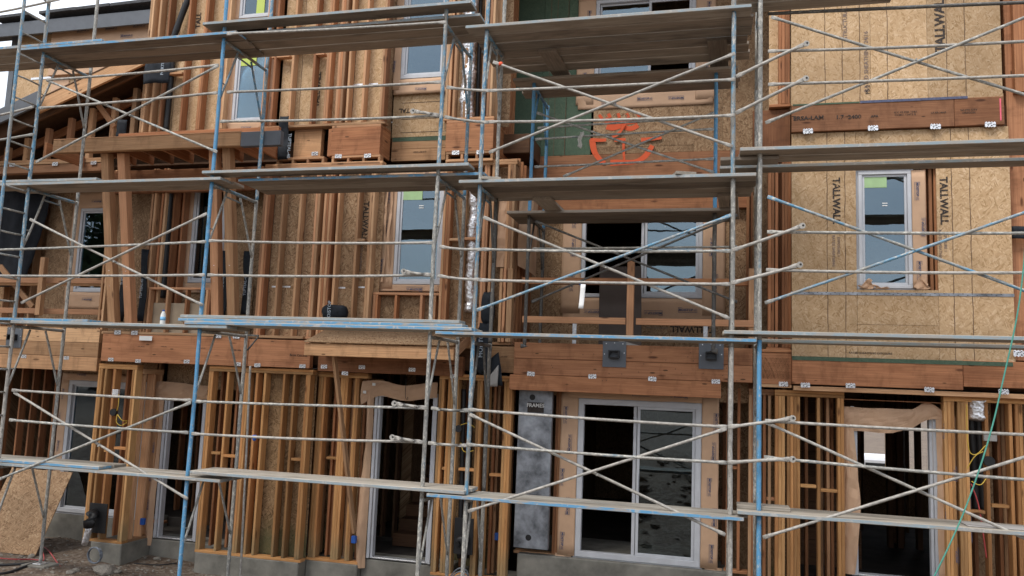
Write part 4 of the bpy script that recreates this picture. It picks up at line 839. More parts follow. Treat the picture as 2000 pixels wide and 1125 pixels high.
for k, (pts, w_) in enumerate((([(1192, 318), (1215, 317), (1240, 317), (1258, 308), (1268, 295), (1274, 284)], .075), ([(1252, 273), (1275, 271), (1292, 268)], .05), ([(1153, 273), (1175, 274), (1184, 273)], .045), ([(1200, 274), (1222, 272)], .045), ([(1218, 278), (1218, 296), (1219, 312)], .035),
    ([(1196, 267), (1208, 262), (1216, 250), (1220, 240)], .045), ([(1185, 246), (1200, 250), (1215, 244), (1226, 252), (1238, 250), (1246, 244)], .075), ([(1182, 232), (1190, 240), (1205, 236), (1220, 240), (1240, 237), (1252, 234)], .06), ([(1170, 224), (1176, 232)], .04), ([(1188, 222), (1192, 230)], .04), ([(1207, 221), (1210, 230)], .04), ([(1224, 221), (1228, 230)], .04), ([(1245, 221), (1250, 228)], .04), ([(1294, 259), (1300, 258)], .03))):
    spray(pts, w_, Y=YP-.0008*k if k < 6 else YS+.0045-.0006*k)
# right bay, third storey OSB
YO3 = 10.79
zt_v, zb_v = sz(1547, 206, 10.74), sz(1547, 258, 10.74)
vb = piece('rim_beam', B, 'beam', sx(1546, 230, 10.74), sx(1864, 230, 10.74), 10.74, 10.80, zb_v, zt_v, .005); piece('ply_board', vb, 'beam_pale', sx(1811, 230, 10.74)+.002, sx(1962, 230, 10.74), 10.737, 10.80, zb_v, zt_v, .005) if False else piece('ply_board', vb, 'beam', sx(1864, 230, 10.74)+.003, sx(1962, 230, 10.74), 10.74, 10.80, zb_v, zt_v, .005)
for px, s_, h in ((1579, 'ERSA-LAM', .052), (1640, '1.7', .05), (1669, '2400', .05), (1708, 'APA', .03)): p = at(px, 231-(px-1579)*.028, 10.74); lettering(vb, s_, p.x, 10.7355, p.z, h, bold=.03, wide=1.12)
p = at(1768, 221, 10.74); lettering(vb, 'ICC ES ESR 1040', p.x, 10.7355, p.z+.012, .022, wide=1.2); lettering(vb, 'CCMC 12472-R', p.x, 10.7355, p.z-.022, .022, wide=1.2); p = at(1833, 220, 10.74); lettering(vb, 'LA RR-24609', p.x, 10.7355, p.z, .022); p = at(1892, 217, 10.74); lettering(vb, 'WHITE CITY', p.x, 10.7355, p.z+.012, .024); lettering(vb, 'OREGON', p.x, 10.7355, p.z-.022, .024)
sheet('crayon_mark', vb, 'pink', sx(1953, 230, 10.74), sx(1956, 230, 10.74), 10.7355, 10.738, zb_v+.05, zt_v-.03, 0)
sheet('blue_tape', vb, 'print_blue', sx(1680, 195, 10.735), sx(1890, 190, 10.735), 10.733, 10.738, zt_v-.012, zt_v+.02, 0); sheet('green_stain_strip', vb, 'osb_green', sx(1548, 200, 10.735), sx(1679, 200, 10.735), 10.7345, 10.738, zt_v-.008, zt_v+.012, 0)
for px, py in ((1578, 256), (1705, 250), (1827, 247), (1934, 243)): clip(px, py, 10.735, 1.2)
sk3 = framed_wall(YO3+.013, zt_v+.02, ZROOF, sx(1546, 100, YO3), sx(1958, 100, YO3), [(sx(1548, 100, YO3), .078), (sx(1950, 100, YO3), .039)]); skinw_old = skinw; skinw = sk3
xs3 = [sx(p_, 100, YO3) for p_ in (1545, 1700, 1811, 1956)]
for a_, b_ in zip(xs3, xs3[1:]): sheet('sheathing_panel', sk3, 'osb', a_+.0015, b_-.0015, YO3, YO3+.012, zt_v+.015, ZROOF)
for px in (1611, 1645, 1679, 1733, 1849, 1885): vline(px, 100, zt_v+.03, ZROOF-.1, YO3, sk3)
for px, py, h in ((1836, 45, .11),): p = at(px, py, YO3); lettering(sk3, 'TALLWALL', p.x, YO3-.003, p.z, h, ang=90, bold=.035)
p = at(1692, 120, YO3); lettering(sk3, 'RATED SHEATHING 24/16', p.x, YO3-.003, p.z, .05, 'print_grey', ang=90); p = at(1651, 45, YO3); lettering(sk3, 'STRUCTURAL', p.x, YO3-.003, p.z, .05, 'print_grey', ang=90); p = at(1695, 175, YO3); lettering(sk3, 'PS 2', p.x, YO3-.003, p.z, .05, 'print_black', ang=90)
framed_wall(10.84, ZS3, ZROOF, sx(1503, 100, 10.84), sx(1544, 100, 10.84), xs_at(100, 10.84, [(1521, .117), 1537]), mat='fir_red', sheath='osb')
piece('rim_beam', B, 'beam', sx(1470, 330, 10.9), sx(1544, 330, 10.9), 10.9, 11.0, ZB2-.1, ZT2+.02, .005)
piece('balcony_rim', B, 'beam', sx(1003, 330, 11.9), sx(1545, 330, 10.95), 11.99, 12.06, zb3_-.9, zb3_-.43, .005)

# ============ overhanging roof over the left bay (raking rafters and knee wall) and porch roof
YK = 10.35
kw = piece('framed_wall', B, 'fir', -13.2, sx(205, 330, 10.9), 10.88, 11.0, sz(100, 337, 10.9), sz(100, 322, 10.9))
for k in range(2): piece('top_plate', kw, 'fir', -13.2, sx(202, 320, 10.9), 10.87+.005*k, 11.0, sz(100, 321, 10.9)+.042*k, sz(100, 321, 10.9)+.040+.042*k)
for px, py in ((24, 322), (108, 320), (183, 318)): clip(px, py, 10.865, 1.1)
zk0 = sz(100, 321, 10.9)+.085
ra0, ra1 = at(60, 252, 10.9), at(330, 128, 10.9); ra0.y = ra1.y = 0
def rz(x): return ra0.z+(ra1.z-ra0.z)*(x-ra0.x)/(ra1.x-ra0.x)
for px in (10, 47, 86, 128, 168, 211, 250): x = sx(px, 280, 10.9); piece('stud', kw, 'fir', x, x+.085, 10.9, 10.99, zk0, max(zk0+.12, rz(x)-.11))
def rake(Y, off, hgt, mat, x0, x1, d=.045): return stick('rafter', B, mat, (x0, Y, rz(x0)+off), (x1, Y, rz(x1)+off), d, hgt, (0, 0, 1))
xk0, xk1 = sx(-60, 280, 10.9), sx(325, 130, 10.8)
rake(10.45, -.0, .24, 'beam_pale', sx(70, 240, 10.45), xk1); rake(11.2, -.12, .14, 'fir_red', xk0, xk1); rake(10.62, -.02, .22, 'fir_shaded', xk0, xk1); rake(11.6, .0, .22, 'fir_shaded', xk0, xk1)
rf = grid_sheet('roof_deck', B, 'fir_shaded', lambda u, v: (xk0+(xk1-xk0)*u, 10.42+1.7*v, rz(xk0+(xk1-xk0)*u)+.135), 2, 2, .02)
stick('rafter', B, 'grey_paint', (-13, 10.3, rz(-13)+.02), (sx(74, 220, 10.3), 10.3, rz(sx(74, 220, 10.3))+.03), .04, .24)
stick('knee_brace', B, 'fir', at(192, 205, 10.9), at(224, 248, 10.9), .04, .09)
sheet('inner_sheathing', B, 'fir_shaded', -13.2, XL3+.6, 11.9, 11.92, 3.3, 4.6); sheet('ceiling_panel', B, 'fir_shaded', -13.2, sx(545, 300, W0), 11.0, 12.2, 3.27, 3.30)  # dark backing sheet, its colour stands in for the attic's shade
# front beam of the overhang
YBm = 9.98
zbm0, zbm1 = sz(100, 299, YBm), sz(100, 274, YBm)
bm1 = piece('overhang_beam', B, 'beam_pale', sx(103, 285, YBm), sx(470, 265, YBm), YBm, YBm+.09, zbm0, zbm1, .006)
sheet('ply_edge', bm1, 'fir', sx(104, 285, YBm), sx(470, 265, YBm), YBm-.004, YBm+.75, zbm1+.001, zbm1+.014)
piece('painted_beam', bm1, 'grey_paint', sx(470, 265, YBm)+.003, sx(548, 265, YBm)+.0, YBm, YBm+.09, zbm0-.01, zbm1, .006)
piece('overhang_beam', B, 'fir_red', sx(232, 255, 10.3), sx(545, 250, 10.3), 10.3, 10.36, zbm1+.02, zbm1+.17, .005)
for px in (110, 215, 250, 290, 330, 375, 430, 470, 505): piece('joist', bm1, 'fir_red', sx(px, 290, 10.3), sx(px, 290, 10.3)+.04, YBm+.092, 10.86, zbm0+.02, zbm1-.002, grain=1)
piece('header', B, 'beam', sx(205, 310, 10.86), sx(545, 310, 10.86), 10.9, 11.0, zbm0-.42, zbm0-.05, .005)
hang(kw, 'membrane', lambda u, v: (sx(280, 150, 10.3)+(sx(328, 150, 10.3)-sx(280, 150, 10.3))*u, 10.32-.03*math.sin(u*5), sz(300, 162, 10.3)+(sz(300, 118, 10.3)-sz(300, 162, 10.3))*v), 8, 5, 'membrane_strip', .005)
hang(kw, 'membrane', lambda u, v: (sx(226, 250, 10.4)+.16*u, 10.42-.02*math.sin(u*5), sz(240, 268, 10.4)+(sz(240, 233, 10.4)-sz(240, 268, 10.4))*v), 5, 5, 'membrane_strip', .005)
lettering(kw, 'FORTI', sx(318, 135, 10.28), 10.27, sz(318, 135, 10.28), .05, 'print_pale', 90)
# porch roof over door C
YPc = 10.02
pz0, pz1 = sz(593, 694, YPc), sz(593, 670, YPc); px0, px1 = sx(594, 680, YPc), sx(886, 690, YPc)
pc = piece('porch_roof', B, 'beam_pale', px0, px1, YPc, YPc+.04, pz0, pz1, .006); pc['label'] = 'small porch roof of OSB on a timber frame above the stairs door'
zr = sz(700, 643, 10.74)
grid_sheet('roof_sheathing', pc, 'osb_brown', lambda u, v: (px0+.01+(px1-px0-.02)*u, YPc-.03+(10.73-YPc+.03)*v, pz1+.012+(zr-pz1)*v), 2, 2, .014)
for x in (px0+.02, px1-.02, px0+.7, px0+1.4): stick('rafter', pc, 'fir', (x, YPc+.045, (pz0+pz1)/2-.005), (x, 10.72, (pz0+pz1)/2+zr-pz1-.01), .04, pz1-pz0-.02)
stick('temporary_brace', pc, 'fir', at(652, 688, 10.15), at(692, 1040, 10.9), .04, .09, (0, 1, 0))
def lump(px, py, Y, sx_, sz_, d, parent=None):
    c = at(px, py, Y); vs, fs = [], []; n, m_ = 14, 8
    for j in range(m_+1):
        for i in range(n):
            th = 2*math.pi*i/n; ph = math.pi*j/m_; q = 1+.12*noise.noise(Vector((math.cos(th)*2, math.sin(th)*2+px, ph*2)))
            f_ = lambda t: math.copysign(abs(t)**.6, t); vs.append(Vector((f_(math.cos(th))*math.sin(ph)**.5*sx_*q, f_(math.sin(th))*math.sin(ph)**.5*d*q, -f_(math.cos(ph))*sz_*q)))
    for j in range(m_):
        for i in range(n): fs.append((j*n+i, j*n+(i+1) % n, (j+1)*n+(i+1) % n, (j+1)*n+i))
    return link('membrane_wrap', mesh_from('membrane_wrap', vs, fs, 'membrane'), Matrix.Translation(c), parent or B)
l1 = lump(654, 609, 10.72, .2, .10, .08); lettering(l1, 'MOISTOP', sx(641, 606, 10.6), 10.632, sz(641, 607, 10.6), .05, 'print_pale', 90); l2 = lump(655, 690, 10.8, .2, .05, .05); l3 = lump(953, 602, 10.78, .1, .22, .06); l4 = lump(945, 680, 10.6, .11, .34, .05); lettering(l4, 'MOISTOP', sx(938, 672, 10.5), 10.535, sz(938, 672, 10.5), .06, 'print_pale', 90)
hang(B, 'membrane', lambda u, v: (sx(953, 720, 10.55)+.2*u*(1-.4*v), 10.62, sz(955, 752, 10.55)+(.35+.1*u)*v), 4, 6, 'membrane_flap', .004); hang(B, 'grey_sheet', lambda u, v: (sx(950, 735, 10.5)+.14*u, 10.56+.02*u, sz(955, 755, 10.5)+(.1+.2*u)*(v)), 4, 4, 'torn_paper', .003)
sheet('torn_paper', B, 'paper_white', sx(272, 660, 10.7), sx(297, 660, 10.7), 10.70, 10.703, sz(280, 665, 10.7), sz(280, 656, 10.7), 0)
# small fittings on the framing
def boxlet(name, mat, px, py, Y, w_, h_, d=.05, parent=None): p = at(px, py, Y); return piece(name, parent or B, mat, p.x-w_/2, p.x+w_/2, Y-d, Y, p.z-h_/2, p.z+h_/2, .004)
boxlet('junction_box', 'zinc', 229, 767, 10.79, .11, .1); p = at(225, 805, 10.79); disc('round_box', B, 'black_plastic', (p.x, 10.76, p.z), .055, .05); p = at(897, 837, 10.88); disc('round_box', B, 'black_plastic', (p.x, 10.86, p.z), .05, .05); p = at(1931, 901, 10.86); disc('round_box', B, 'black_plastic', (p.x, 10.85, p.z), .06, .05)
for px, py, Y in ((281, 1018, 11.2), (693, 1053, 10.98), (970, 1047, 11.2)): boxlet('blue_outlet_box', 'box_blue', px, py, Y, .07, .1)
boxlet('junction_box', 'grey_sheet', 1932, 853, 10.86, .14, .1)
def wires(spec, mat='wire_yellow', r=.006):
    for pts in spec: path_tube('cable', B, mat, [at(px, py, Y) for px, py, Y in pts], r, 5, 2)
wires([[(232, 770, 10.72), (232, 790, 10.7), (228, 802, 10.72)], [(229, 810, 10.72), (226, 825, 10.68), (236, 833, 10.68), (248, 825, 10.75)], [(230, 810, 10.72), (238, 822, 10.68), (249, 822, 10.76)],
       [(900, 830, 10.84), (915, 825, 10.8), (927, 835, 10.84)], [(900, 865, 10.84), (905, 885, 10.8), (925, 880, 10.84)], [(1888, 790, 10.84), (1889, 880, 10.82), (1905, 892, 10.8), (1925, 870, 10.84)], [(1889, 915, 10.84), (1903, 890, 10.8), (1920, 882, 10.83)], [(1897, 940, 10.84), (1915, 950, 10.8), (1926, 935, 10.83)]])
wires([[(1897, 945, 10.9), (1912, 985, 10.9), (1920, 1040, 10.9), (1927, 1090, 10.9)]], 'hose_red', .008); wires([[(1893, 940, 10.93), (1895, 1000, 10.93), (1897, 1060, 10.93)]], 'print_blue', .012)
for px, d in ((1900, .05), (1915, .05)): tube('drain_pipe', B, 'black_plastic', at(px-6, 775, 11.05), at(px+8, 1000, 11.05), d)
link_d = duct('foil_duct', 1906, 780, 822, 10.98, .12)
for px in (903, 918): tube('drain_pipe', B, 'black_plastic', at(px+3, 760, 11.02), at(px-6, 1090, 11.02), .035)
def vent(px, py, Y=10.69):
    p = at(px, py, Y); v = sheet('vent_flashing', B, 'grey_paint', p.x-.155, p.x+.155, Y-.006, Y-.001, p.z-.17, p.z+.17, .001)
    merged('vent_collar', v, 'black_plastic', [(p.x-.07, p.x+.07, Y-.09, Y-.007, p.z+.035, p.z+.05), (p.x-.07, p.x+.07, Y-.09, Y-.007, p.z-.05, p.z-.035), (p.x-.07, p.x-.055, Y-.09, Y-.007, p.z-.035, p.z+.035), (p.x+.055, p.x+.07, Y-.09, Y-.007, p.z-.035, p.z+.035)])
    for dx, dz in ((-.11, .14), (.0, .15), (.11, .14), (-.13, 0), (.13, .02)): disc('screw', v, 'zinc', (p.x+dx, Y-.008, p.z+dz), .007, .006, n=6)
vent(1200, 692); vent(1389, 695); vent(28, 659, 10.91)
for i in range(26):
    px = random.uniform(1015, 1460); py = 680+random.uniform(0, 62)+(px-1015)*.02; p = at(px, py, 10.688); disc('nail_head', r5, 'print_black', (p.x, 10.6895, p.z), .006, .004, n=6)

# ================================================================== NEIGHBOURING HOUSE (upper left)
YN = 14.5
N = empty('neighbour_house', (-16.0, YN, -2.9)); tag(N, 'neighbouring house with grey fascia and shingle roof at upper left behind scaffold', 'house')
f0, f1 = at(-60, 66, YN), at(300, 32, YN); f1 = Vector((f1.x, YN, f1.z))
stick('fascia', N, 'grey_paint', f0, f1, .05, .32); rv = (f1-f0).normalized()
for i, px in enumerate((10, 100, 165, 240, 290)):
    a_ = at(px, 60-(px*.11)-20, YN); stick('shingle', N, 'shingle', a_+Vector((-.25, .12, .03)), a_+rv*.75+Vector((0, .12, .05)), .45, .07)
stick('roof_slope', N, 'shingle', f0+Vector((0, .4, .16)), f1+Vector((.4, .4, .16)), .8, .03)
sheet('papered_wall', N, 'kraft', sx(100, 80, YN+.2), sx(320, 80, YN+.2), YN+.2, YN+.3, sz(200, 140, YN+.2), sz(200, 45, YN+.2))
logo_prints(N, [(sx(p_, q_, YN+.19), sz(p_, q_, YN+.19), 0, .04) for p_, q_ in ((160, 60), (215, 56), (270, 50), (245, 70))], YN+.19)
piece('corner_trim', N, 'grey_paint', sx(14, 160, YN+.3), sx(24, 160, YN+.3), YN+.3, YN+.4, -2.9, sz(20, 60, YN+.3)); sheet('gable_wall', N, 'osb', sx(26, 160, YN+.31), sx(300, 160, YN+.31), YN+.31, YN+.36, -2.9, sz(60, 70, YN+.31))
x_, z_ = sx(138, 130, YN+.28), sz(140, 141, YN+.28); wn_ = merged('window', N, 'vinyl', [(x_, x_+.6, YN+.25, YN+.3, z_+.55, z_+.6), (x_, x_+.6, YN+.25, YN+.3, z_, z_+.05), (x_, x_+.05, YN+.25, YN+.3, z_+.05, z_+.55), (x_+.55, x_+.6, YN+.25, YN+.3, z_+.05, z_+.55)]); sheet('pane', wn_, 'glass', x_+.05, x_+.55, YN+.27, YN+.276, z_+.05, z_+.55, 0)
sheet('flashing_paper', N, 'kraft', x_-.5, x_-.02, YN+.29, YN+.305, z_-.5, z_+.8); sheet('metal_strap', N, 'zinc', sx(60, 155, YN+.3), sx(100, 155, YN+.3), YN+.3, YN+.306, sz(60, 156, YN+.3), sz(60, 152, YN+.3), 0)
sheet('rear_wall', N, 'osb_brown', sx(26, 160, YN+.3)-.02, sx(300, 160, YN+.3), YN+3, YN+3.1, -2.9, sz(60, 70, YN+.31))

# ================================================================== SCAFFOLD
FX = {'Z': -12.2, '0': -9.25, '1': -6.36, '2': -3.27, '3': -2.74, '4': .136, '5': .42, '6': 3.42}
YI = {'Z': 9.78, '0': 9.78, '1': 9.95, '2': 9.95, '3': 9.62, '4': 9.75, '5': 9.75, '6': 9.75}
YO_ = 8.9
TOP = {'AB': (-1.37, .50, 2.40, 4.34, 6.3), 'C': (-1.34, .45, 2.28, 4.19, 6.1), 'D': (-1.27, .53, 2.5, 4.40, 6.3)}
TW = {'Z': 'AB', '0': 'AB', '1': 'AB', '2': 'AB', '3': 'C', '4': 'C', '5': 'D', '6': 'D'}
WHERE = {'Z': 'beyond the ladder at far left', '0': 'beside the ladder at far left', '1': 'left of the porch roof', '2': 'at right end of the porch roof', '3': 'at left edge of the balcony', '4': 'at right edge of the balcony', '5': 'left of the bare OSB wall', '6': 'right of the bare OSB wall'}
ORD = ('lowest', 'second', 'third', 'fourth', 'topmost')
def pm(k, lv):
    t = {'1': ('tube_blue', 'tube_blue', 'tube_blue', 'tube_blue', 'tube_blue'), '0': ('tube_white', 'tube_white', 'tube_mid', 'tube_mid', 'tube_mid'), '2': ('tube_grey', 'tube_grey', 'tube_grey', 'tube_mid', 'tube_mid'), '3': ('tube_grey', 'tube_mid', 'tube_mid', 'tube_mid', 'tube_mid'), '4': ('tube_white', 'tube_white', 'tube_grey', 'tube_mid', 'tube_mid'), '5': ('tube_blue', 'tube_blue', 'tube_grey', 'tube_grey', 'tube_white')}
    return t.get(k, ('tube_grey',)*5)[lv]
for k, X in FX.items():
    tops = TOP[TW[k]]; yi = YI[k]
    for lv in range(5):
        if k in 'Z6' and lv > 3: continue
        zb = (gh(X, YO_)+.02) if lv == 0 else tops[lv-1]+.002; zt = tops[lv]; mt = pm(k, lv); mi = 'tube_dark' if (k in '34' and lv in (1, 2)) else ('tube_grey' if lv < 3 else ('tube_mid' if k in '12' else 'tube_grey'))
        f = empty('scaffold_section', (X, YO_, zb)); col = {'tube_blue': 'blue', 'tube_mid': 'worn blue', 'tube_grey': 'cement splashed grey', 'tube_white': 'whitish'}[mt]
        tag(f, f'{col} scaffold frame, {ORD[lv]} in its stack, {WHERE[k]}', 'scaffold frame', 'welded scaffold frames')
        zbi = zb if lv else gh(X, yi)+.03
        tube('post', f, mt, (X, YO_, zb), (X, YO_, zt), .0245, 12); tube('post', f, mi, (X, yi, zbi), (X, yi, zt), .0245, 12)
        if lv == 4: continue
        tube('header', f, mi if lv < 2 else 'tube_mid', (X, YO_+.026, zt-.032), (X, yi-.026, zt-.032), .022)
        D_ = yi-YO_; s0, s1 = YO_+.32*D_, YO_+.62*D_; drop = min(.82, (zt-zb)*.62)
        tube('strut', f, mi, (X, s0, zt-.056), (X, YO_+.02, zt-drop), .015, 8); tube('strut', f, mi, (X, s1, zt-.056), (X, yi-.02, zt-drop), .015, 8)
        if lv >= 2: tube('crossbar', f, 'tube_mid', (X, s0-.02, zt-.12), (X, s1+.03, zt-.13), .013, 8)
        tube('tie_rung', f, mi, (X, YO_+.025, zt-drop+.22), (X, YO_+.025+.06, zt-drop+.22), .008, 6)
        if lv == 0:
            for yy, zz in ((YO_, zb), (yi, zbi)): piece('base_plate', f, 'zinc', X-.07, X+.07, yy-.07, yy+.07, zz-.012, zz-.001)
p = gh(FX['0'], YI['0']); tag(piece('sole_board', None, 'plank_worn', FX['0']-.2, FX['0']+.2, YI['0']-.14, YI['0']+.14, p-.03, p+.016, .006), 'short wooden board under the scaffold foot at bottom left', 'board')
# access ladder beside frame 0
lad = empty('access_ladder', (-9.25, 8.5, -2.86)); tag(lad, 'blue and grey access ladder running up the scaffold at far left', 'ladder')
tube('stile', lad, 'tube_mid', (-9.25, 8.5, -2.86), (-9.25, 8.5, 6.3), .022, 10)
z = -2.55
while z < 6.2: tube('rung', lad, 'tube_grey', (-9.25, 8.522, z), (-9.25, 8.874, z), .013, 8); z += .305
# braces in the outer plane, measured end to end
YBr = 8.855
def P3(px, py, Y=YBr): return at(px, py, Y)
def brace(bay, lv, d1, d2, lab, m1='tube_white', m2='tube_white'):
    c = empty('cross_brace', P3((d1[0]+d1[2])/2, (d1[1]+d1[3])/2)); tag(c, lab, 'brace', 'crossed scaffold braces')
    tube('brace_tube', c, m1, P3(d1[0], d1[1]), P3(d1[2], d1[3]), .0158, 10, True); tube('brace_tube', c, m2, P3(d2[0], d2[1], YBr-.036), P3(d2[2], d2[3], YBr-.036), .0158, 10, True)
    p = P3((d1[0]+d1[2])/2, (d1[1]+d1[3])/2); disc('pivot_bolt', c, 'tube_grey', (p.x, YBr-.018, p.z), .01, .07, n=8)
brace('A', 3, (92, 157, 424, 297), (70, 317, 427, 128), 'crossed scaffold braces, upper left bay, over the raking rafters', 'tube_grey', 'tube_grey')
brace('A', 2, (58, 428, 396, 596), (41, 592, 404, 417), 'crossed scaffold braces, left bay, over the narrow set back window')
brace('A', 1, (27, 766, 367, 975), (-4, 937, 373, 786), 'crossed scaffold braces, bottom left bay, over the leaning OSB board', 'tube_white', 'tube_grey')
brace('C', 3, (963, 121, 1431, 286), (955, 298, 1436, 104), 'crossed scaffold braces, upper centre bay, over the orange spray paint')
brace('C', 2, (944, 424, 1425, 622), (931, 606, 1428, 420), 'crossed scaffold braces, centre bay, over the balcony railing', 'tube_white', 'tube_mid')
brace('C', 1, (917, 809, 1417, 1045), (914, 999, 1419, 837), 'crossed scaffold braces, bottom centre bay, over the patio door')
brace('D', 3, (1506, 33, 2069, 205), (1495, 240, 2069, 6), 'crossed scaffold braces, upper right bay, over the tan OSB', 'tube_grey', 'tube_grey')
brace('D', 2, (1499, 384, 2069, 593), (1494, 592, 2069, 391), 'crossed scaffold braces, right bay, over the OSB wall window', 'tube_mid', 'tube_mid')
brace('D', 1, (1496, 825, 2069, 1082), (1490, 1050, 2069, 872), 'crossed scaffold braces, bottom right bay, over the right doorway')
RAILS = [('A', ((90, 156, 427, 127), (75, 211, 425, 181), (-70, 490, 403, 472), (-70, 538, 400, 537), (23, 762, 375, 782), (18, 820, 368, 845))),
         ('B', ((443, 66, 872, 43), (443, 180, 862, 160), (430, 237, 858, 226), (408, 470, 846, 474), (405, 537, 842, 537), (383, 784, 832, 797), (374, 847, 824, 863))),
         ('gap between the two towers', ((872, 170, 958, 177), (868, 228, 955, 239), (858, 481, 942, 487), (855, 538, 940, 546), (842, 797, 918, 801), (836, 865, 914, 870))),
         ('C', ((958, 177, 1437, 155), (953, 238, 1436, 225), (941, 487, 1428, 490), (937, 547, 1427, 555), (916, 800, 1421, 834), (911, 868, 1420, 904))),
         ('D', ((1500, 100, 2069, 77), (1500, 165, 2069, 145), (1498, 453, 2069, 455), (1496, 527, 2069, 532), (1494, 822, 2069, 852), (1492, 893, 2069, 942))),
         ('left', ((-70, 36, 118, -2), (-70, 237, 66, 208), (-70, 283, 66, 262)))]
BN = {'A': 'left bay', 'B': 'porch roof bay', 'C': 'balcony bay', 'D': 'tan OSB bay', 'left': 'at left picture edge', 'gap between the two towers': 'gap right of the porch roof'}
CNT = ('highest', 'second highest', 'third highest', 'fourth highest', 'fifth highest', 'sixth highest', 'lowest')
for bay, L_ in RAILS:
    for i, (a_, b_, c_, d_) in enumerate(L_):
        ys = 8.75 if bay == 'B' and i == 0 else YBr-.01-(.03 if i % 2 else 0)
        o = tube('guard_rail', None, 'tube_white' if (i+len(bay)) % 3 else 'tube_grey', P3(a_, b_, ys), P3(c_, d_, ys), .0162, 10, True, .012)
        tag(o, f'horizontal grey scaffold rail, {CNT[i] if i < len(L_)-1 else "lowest"} in the {BN[bay]}' if bay != 'left' else f'horizontal scaffold rail running out of the left edge, {("highest", "second", "lowest")[i]} of three', 'rail', 'horizontal scaffold rails')
# brace ends sticking out past frame 5 (with tongue plates) and by frame 2
for i, (a_, b_, c_, d_, lv) in enumerate(((1438, 150, 1575, 85, 'upper'), (1437, 221, 1574, 153, 'upper'), (1430, 489, 1567, 441, 'middle'), (1428, 553, 1562, 517, 'middle'), (1422, 834, 1548, 817, 'lower'), (1421, 904, 1548, 897, 'lower'), (770, 788, 834, 797, 'porch'), (766, 854, 826, 864, 'porch'), (806, 217, 858, 226, 'top'), (788, 530, 842, 537, 'window'))):
    o = tube('brace_end', None, 'tube_white', P3(a_, b_, 8.80), P3(c_, d_, 8.80), .018, 10, True)
    pe = P3(c_, d_, 8.79) if i < 6 else P3(a_, b_, 8.79); disc('end_plate', o, 'tube_white', (pe.x, 8.79, pe.z), .033, .008, n=14); disc('pin_hole', o, 'black_plastic', (pe.x+.008, 8.785, pe.z+.004), .011, .004, n=10)
    w_ = {'upper': 'tan OSB at the top', 'middle': 'tan OSB beside the TALLWALL print', 'lower': 'studs left of the right doorway', 'porch': 'stairs doorway', 'top': 'OSB apron under the top window', 'window': 'window above the porch roof'}[lv]
    tag(o, f'{"upper" if i % 2 == 0 else "lower"} flattened brace end sticking out over the {w_}' if i < 8 else f'flattened brace end sticking out over the {w_}', 'brace', 'loose brace ends')
q0, q1 = P3(1500, 27, 9.3), P3(2069, 2, 9.3); tag(tube('guard_rail', None, 'tube_dark', q0, q1, .02, 10), 'dark pipe along the top right above the tan OSB', 'rail')

# ---- planks
PW, PT = .232, .04
DN = {0: 'lowest deck', 1: 'second deck', 2: 'third deck', 3: 'top deck'}
def plank(x0, x1, y0, ztop, lab, mat='plank', edge=None, w_=PW, dz=0., tl=0.):
    jx = random.uniform(-.03, .03); p0_ = Vector((x0+jx, y0+w_/2+tl, ztop-PT/2)); p1_ = Vector((x1+jx, y0+w_/2-tl, ztop-PT/2+dz))
    o = stick('scaffold_plank', None, mat, p0_, p1_, w_, PT, (0, 0, 1), .005, 0, edge); tag(o, lab, 'plank', 'scaffold planks'); return o
ORDP = ('front', 'second', 'third', 'fourth', 'fifth', 'innermost')
def deck(bay, lv, x0, x1, n, ztop, y0=8.78, edges=('edge_blue',), mat='plank', where=None, gap=.017):
    for i in range(n):
        e = edges[i % len(edges)]; c = {'edge_blue': 'blue edged', 'edge_pale': 'pale blue edged', None: 'bare weathered'}[e]
        plank(x0, x1, y0+i*(PW+gap), ztop+random.uniform(-.001, .006), f'{c} scaffold plank, {ORDP[i]} from street, {DN[lv]}, {where or BN[bay]}', mat, e, tl=random.uniform(-.004, .004))
ab, c_, d_ = TOP['AB'], TOP['C'], TOP['D']
deck('A', 3, -9.62, -6.12, 3, ab[3]+.041, 8.79, ('edge_blue', None, None)); deck('left', 3, -12.5, sx(200, 75, 8.8), 3, ab[3]+.083, 8.80, ('edge_blue', None, None))
deck('B', 3, -6.62, -2.86, 3, ab[3]+.083, 8.93, ('edge_pale', None, None)); plank(-6.62, -2.92, 8.78, 4.53, 'raised weathered plank along the front of the top deck, bay over the porch roof', 'plank', 'edge_pale')
deck('C', 3, -2.98, .33, 6, c_[3]+.041, 8.82, ('edge_pale', None, None))
deck('D', 3, .15, 1.85, 2, d_[3]+.041, 8.93, (None,))
deck('A', 2, -9.7, -6.15, 2, ab[2]+.041, 8.80, ('edge_pale', None)); deck('left', 2, -12.5, sx(190, 333, 8.8), 2, ab[2]+.083, 8.81, ('edge_pale', None))
deck('B', 2, -6.0, -2.7, 3, ab[2]+.041, 8.93, ('edge_blue', None, None)); plank(-6.45, -2.86, 8.79, ab[2]+.125, 'raised weathered plank along the front of the third deck, bay over the porch roof', 'plank', 'edge_pale')
deck('C', 2, -2.98, .38, 4, c_[2]+.041, 8.82, ('edge_pale', None, None))
deck('D', 2, .2, 3.6, 2, d_[2]+.09, 8.78, ('edge_pale', None)); plank(.02, 3.6, 9.32, d_[2]+.048, 'inner weathered plank on the third deck, bay over the tan OSB', 'plank', 'edge_pale')
plank(.0, .62, 8.96, d_[2]+.046, 'short plank end lying under the third deck, bay over the tan OSB', 'plank', None)
deck('A', 1, -9.2, -5.9, 2, ab[1]+.041, 8.80, ('edge_pale', None), 'plank_worn'); deck('left', 1, -12.5, sx(167, 625, 8.8), 2, ab[1]+.083, 8.81, ('edge_blue', None), 'plank_worn')
deck('B', 1, -6.5, -2.72, 2, ab[1]+.083, 8.79, ('edge_blue', None), 'plank_worn')
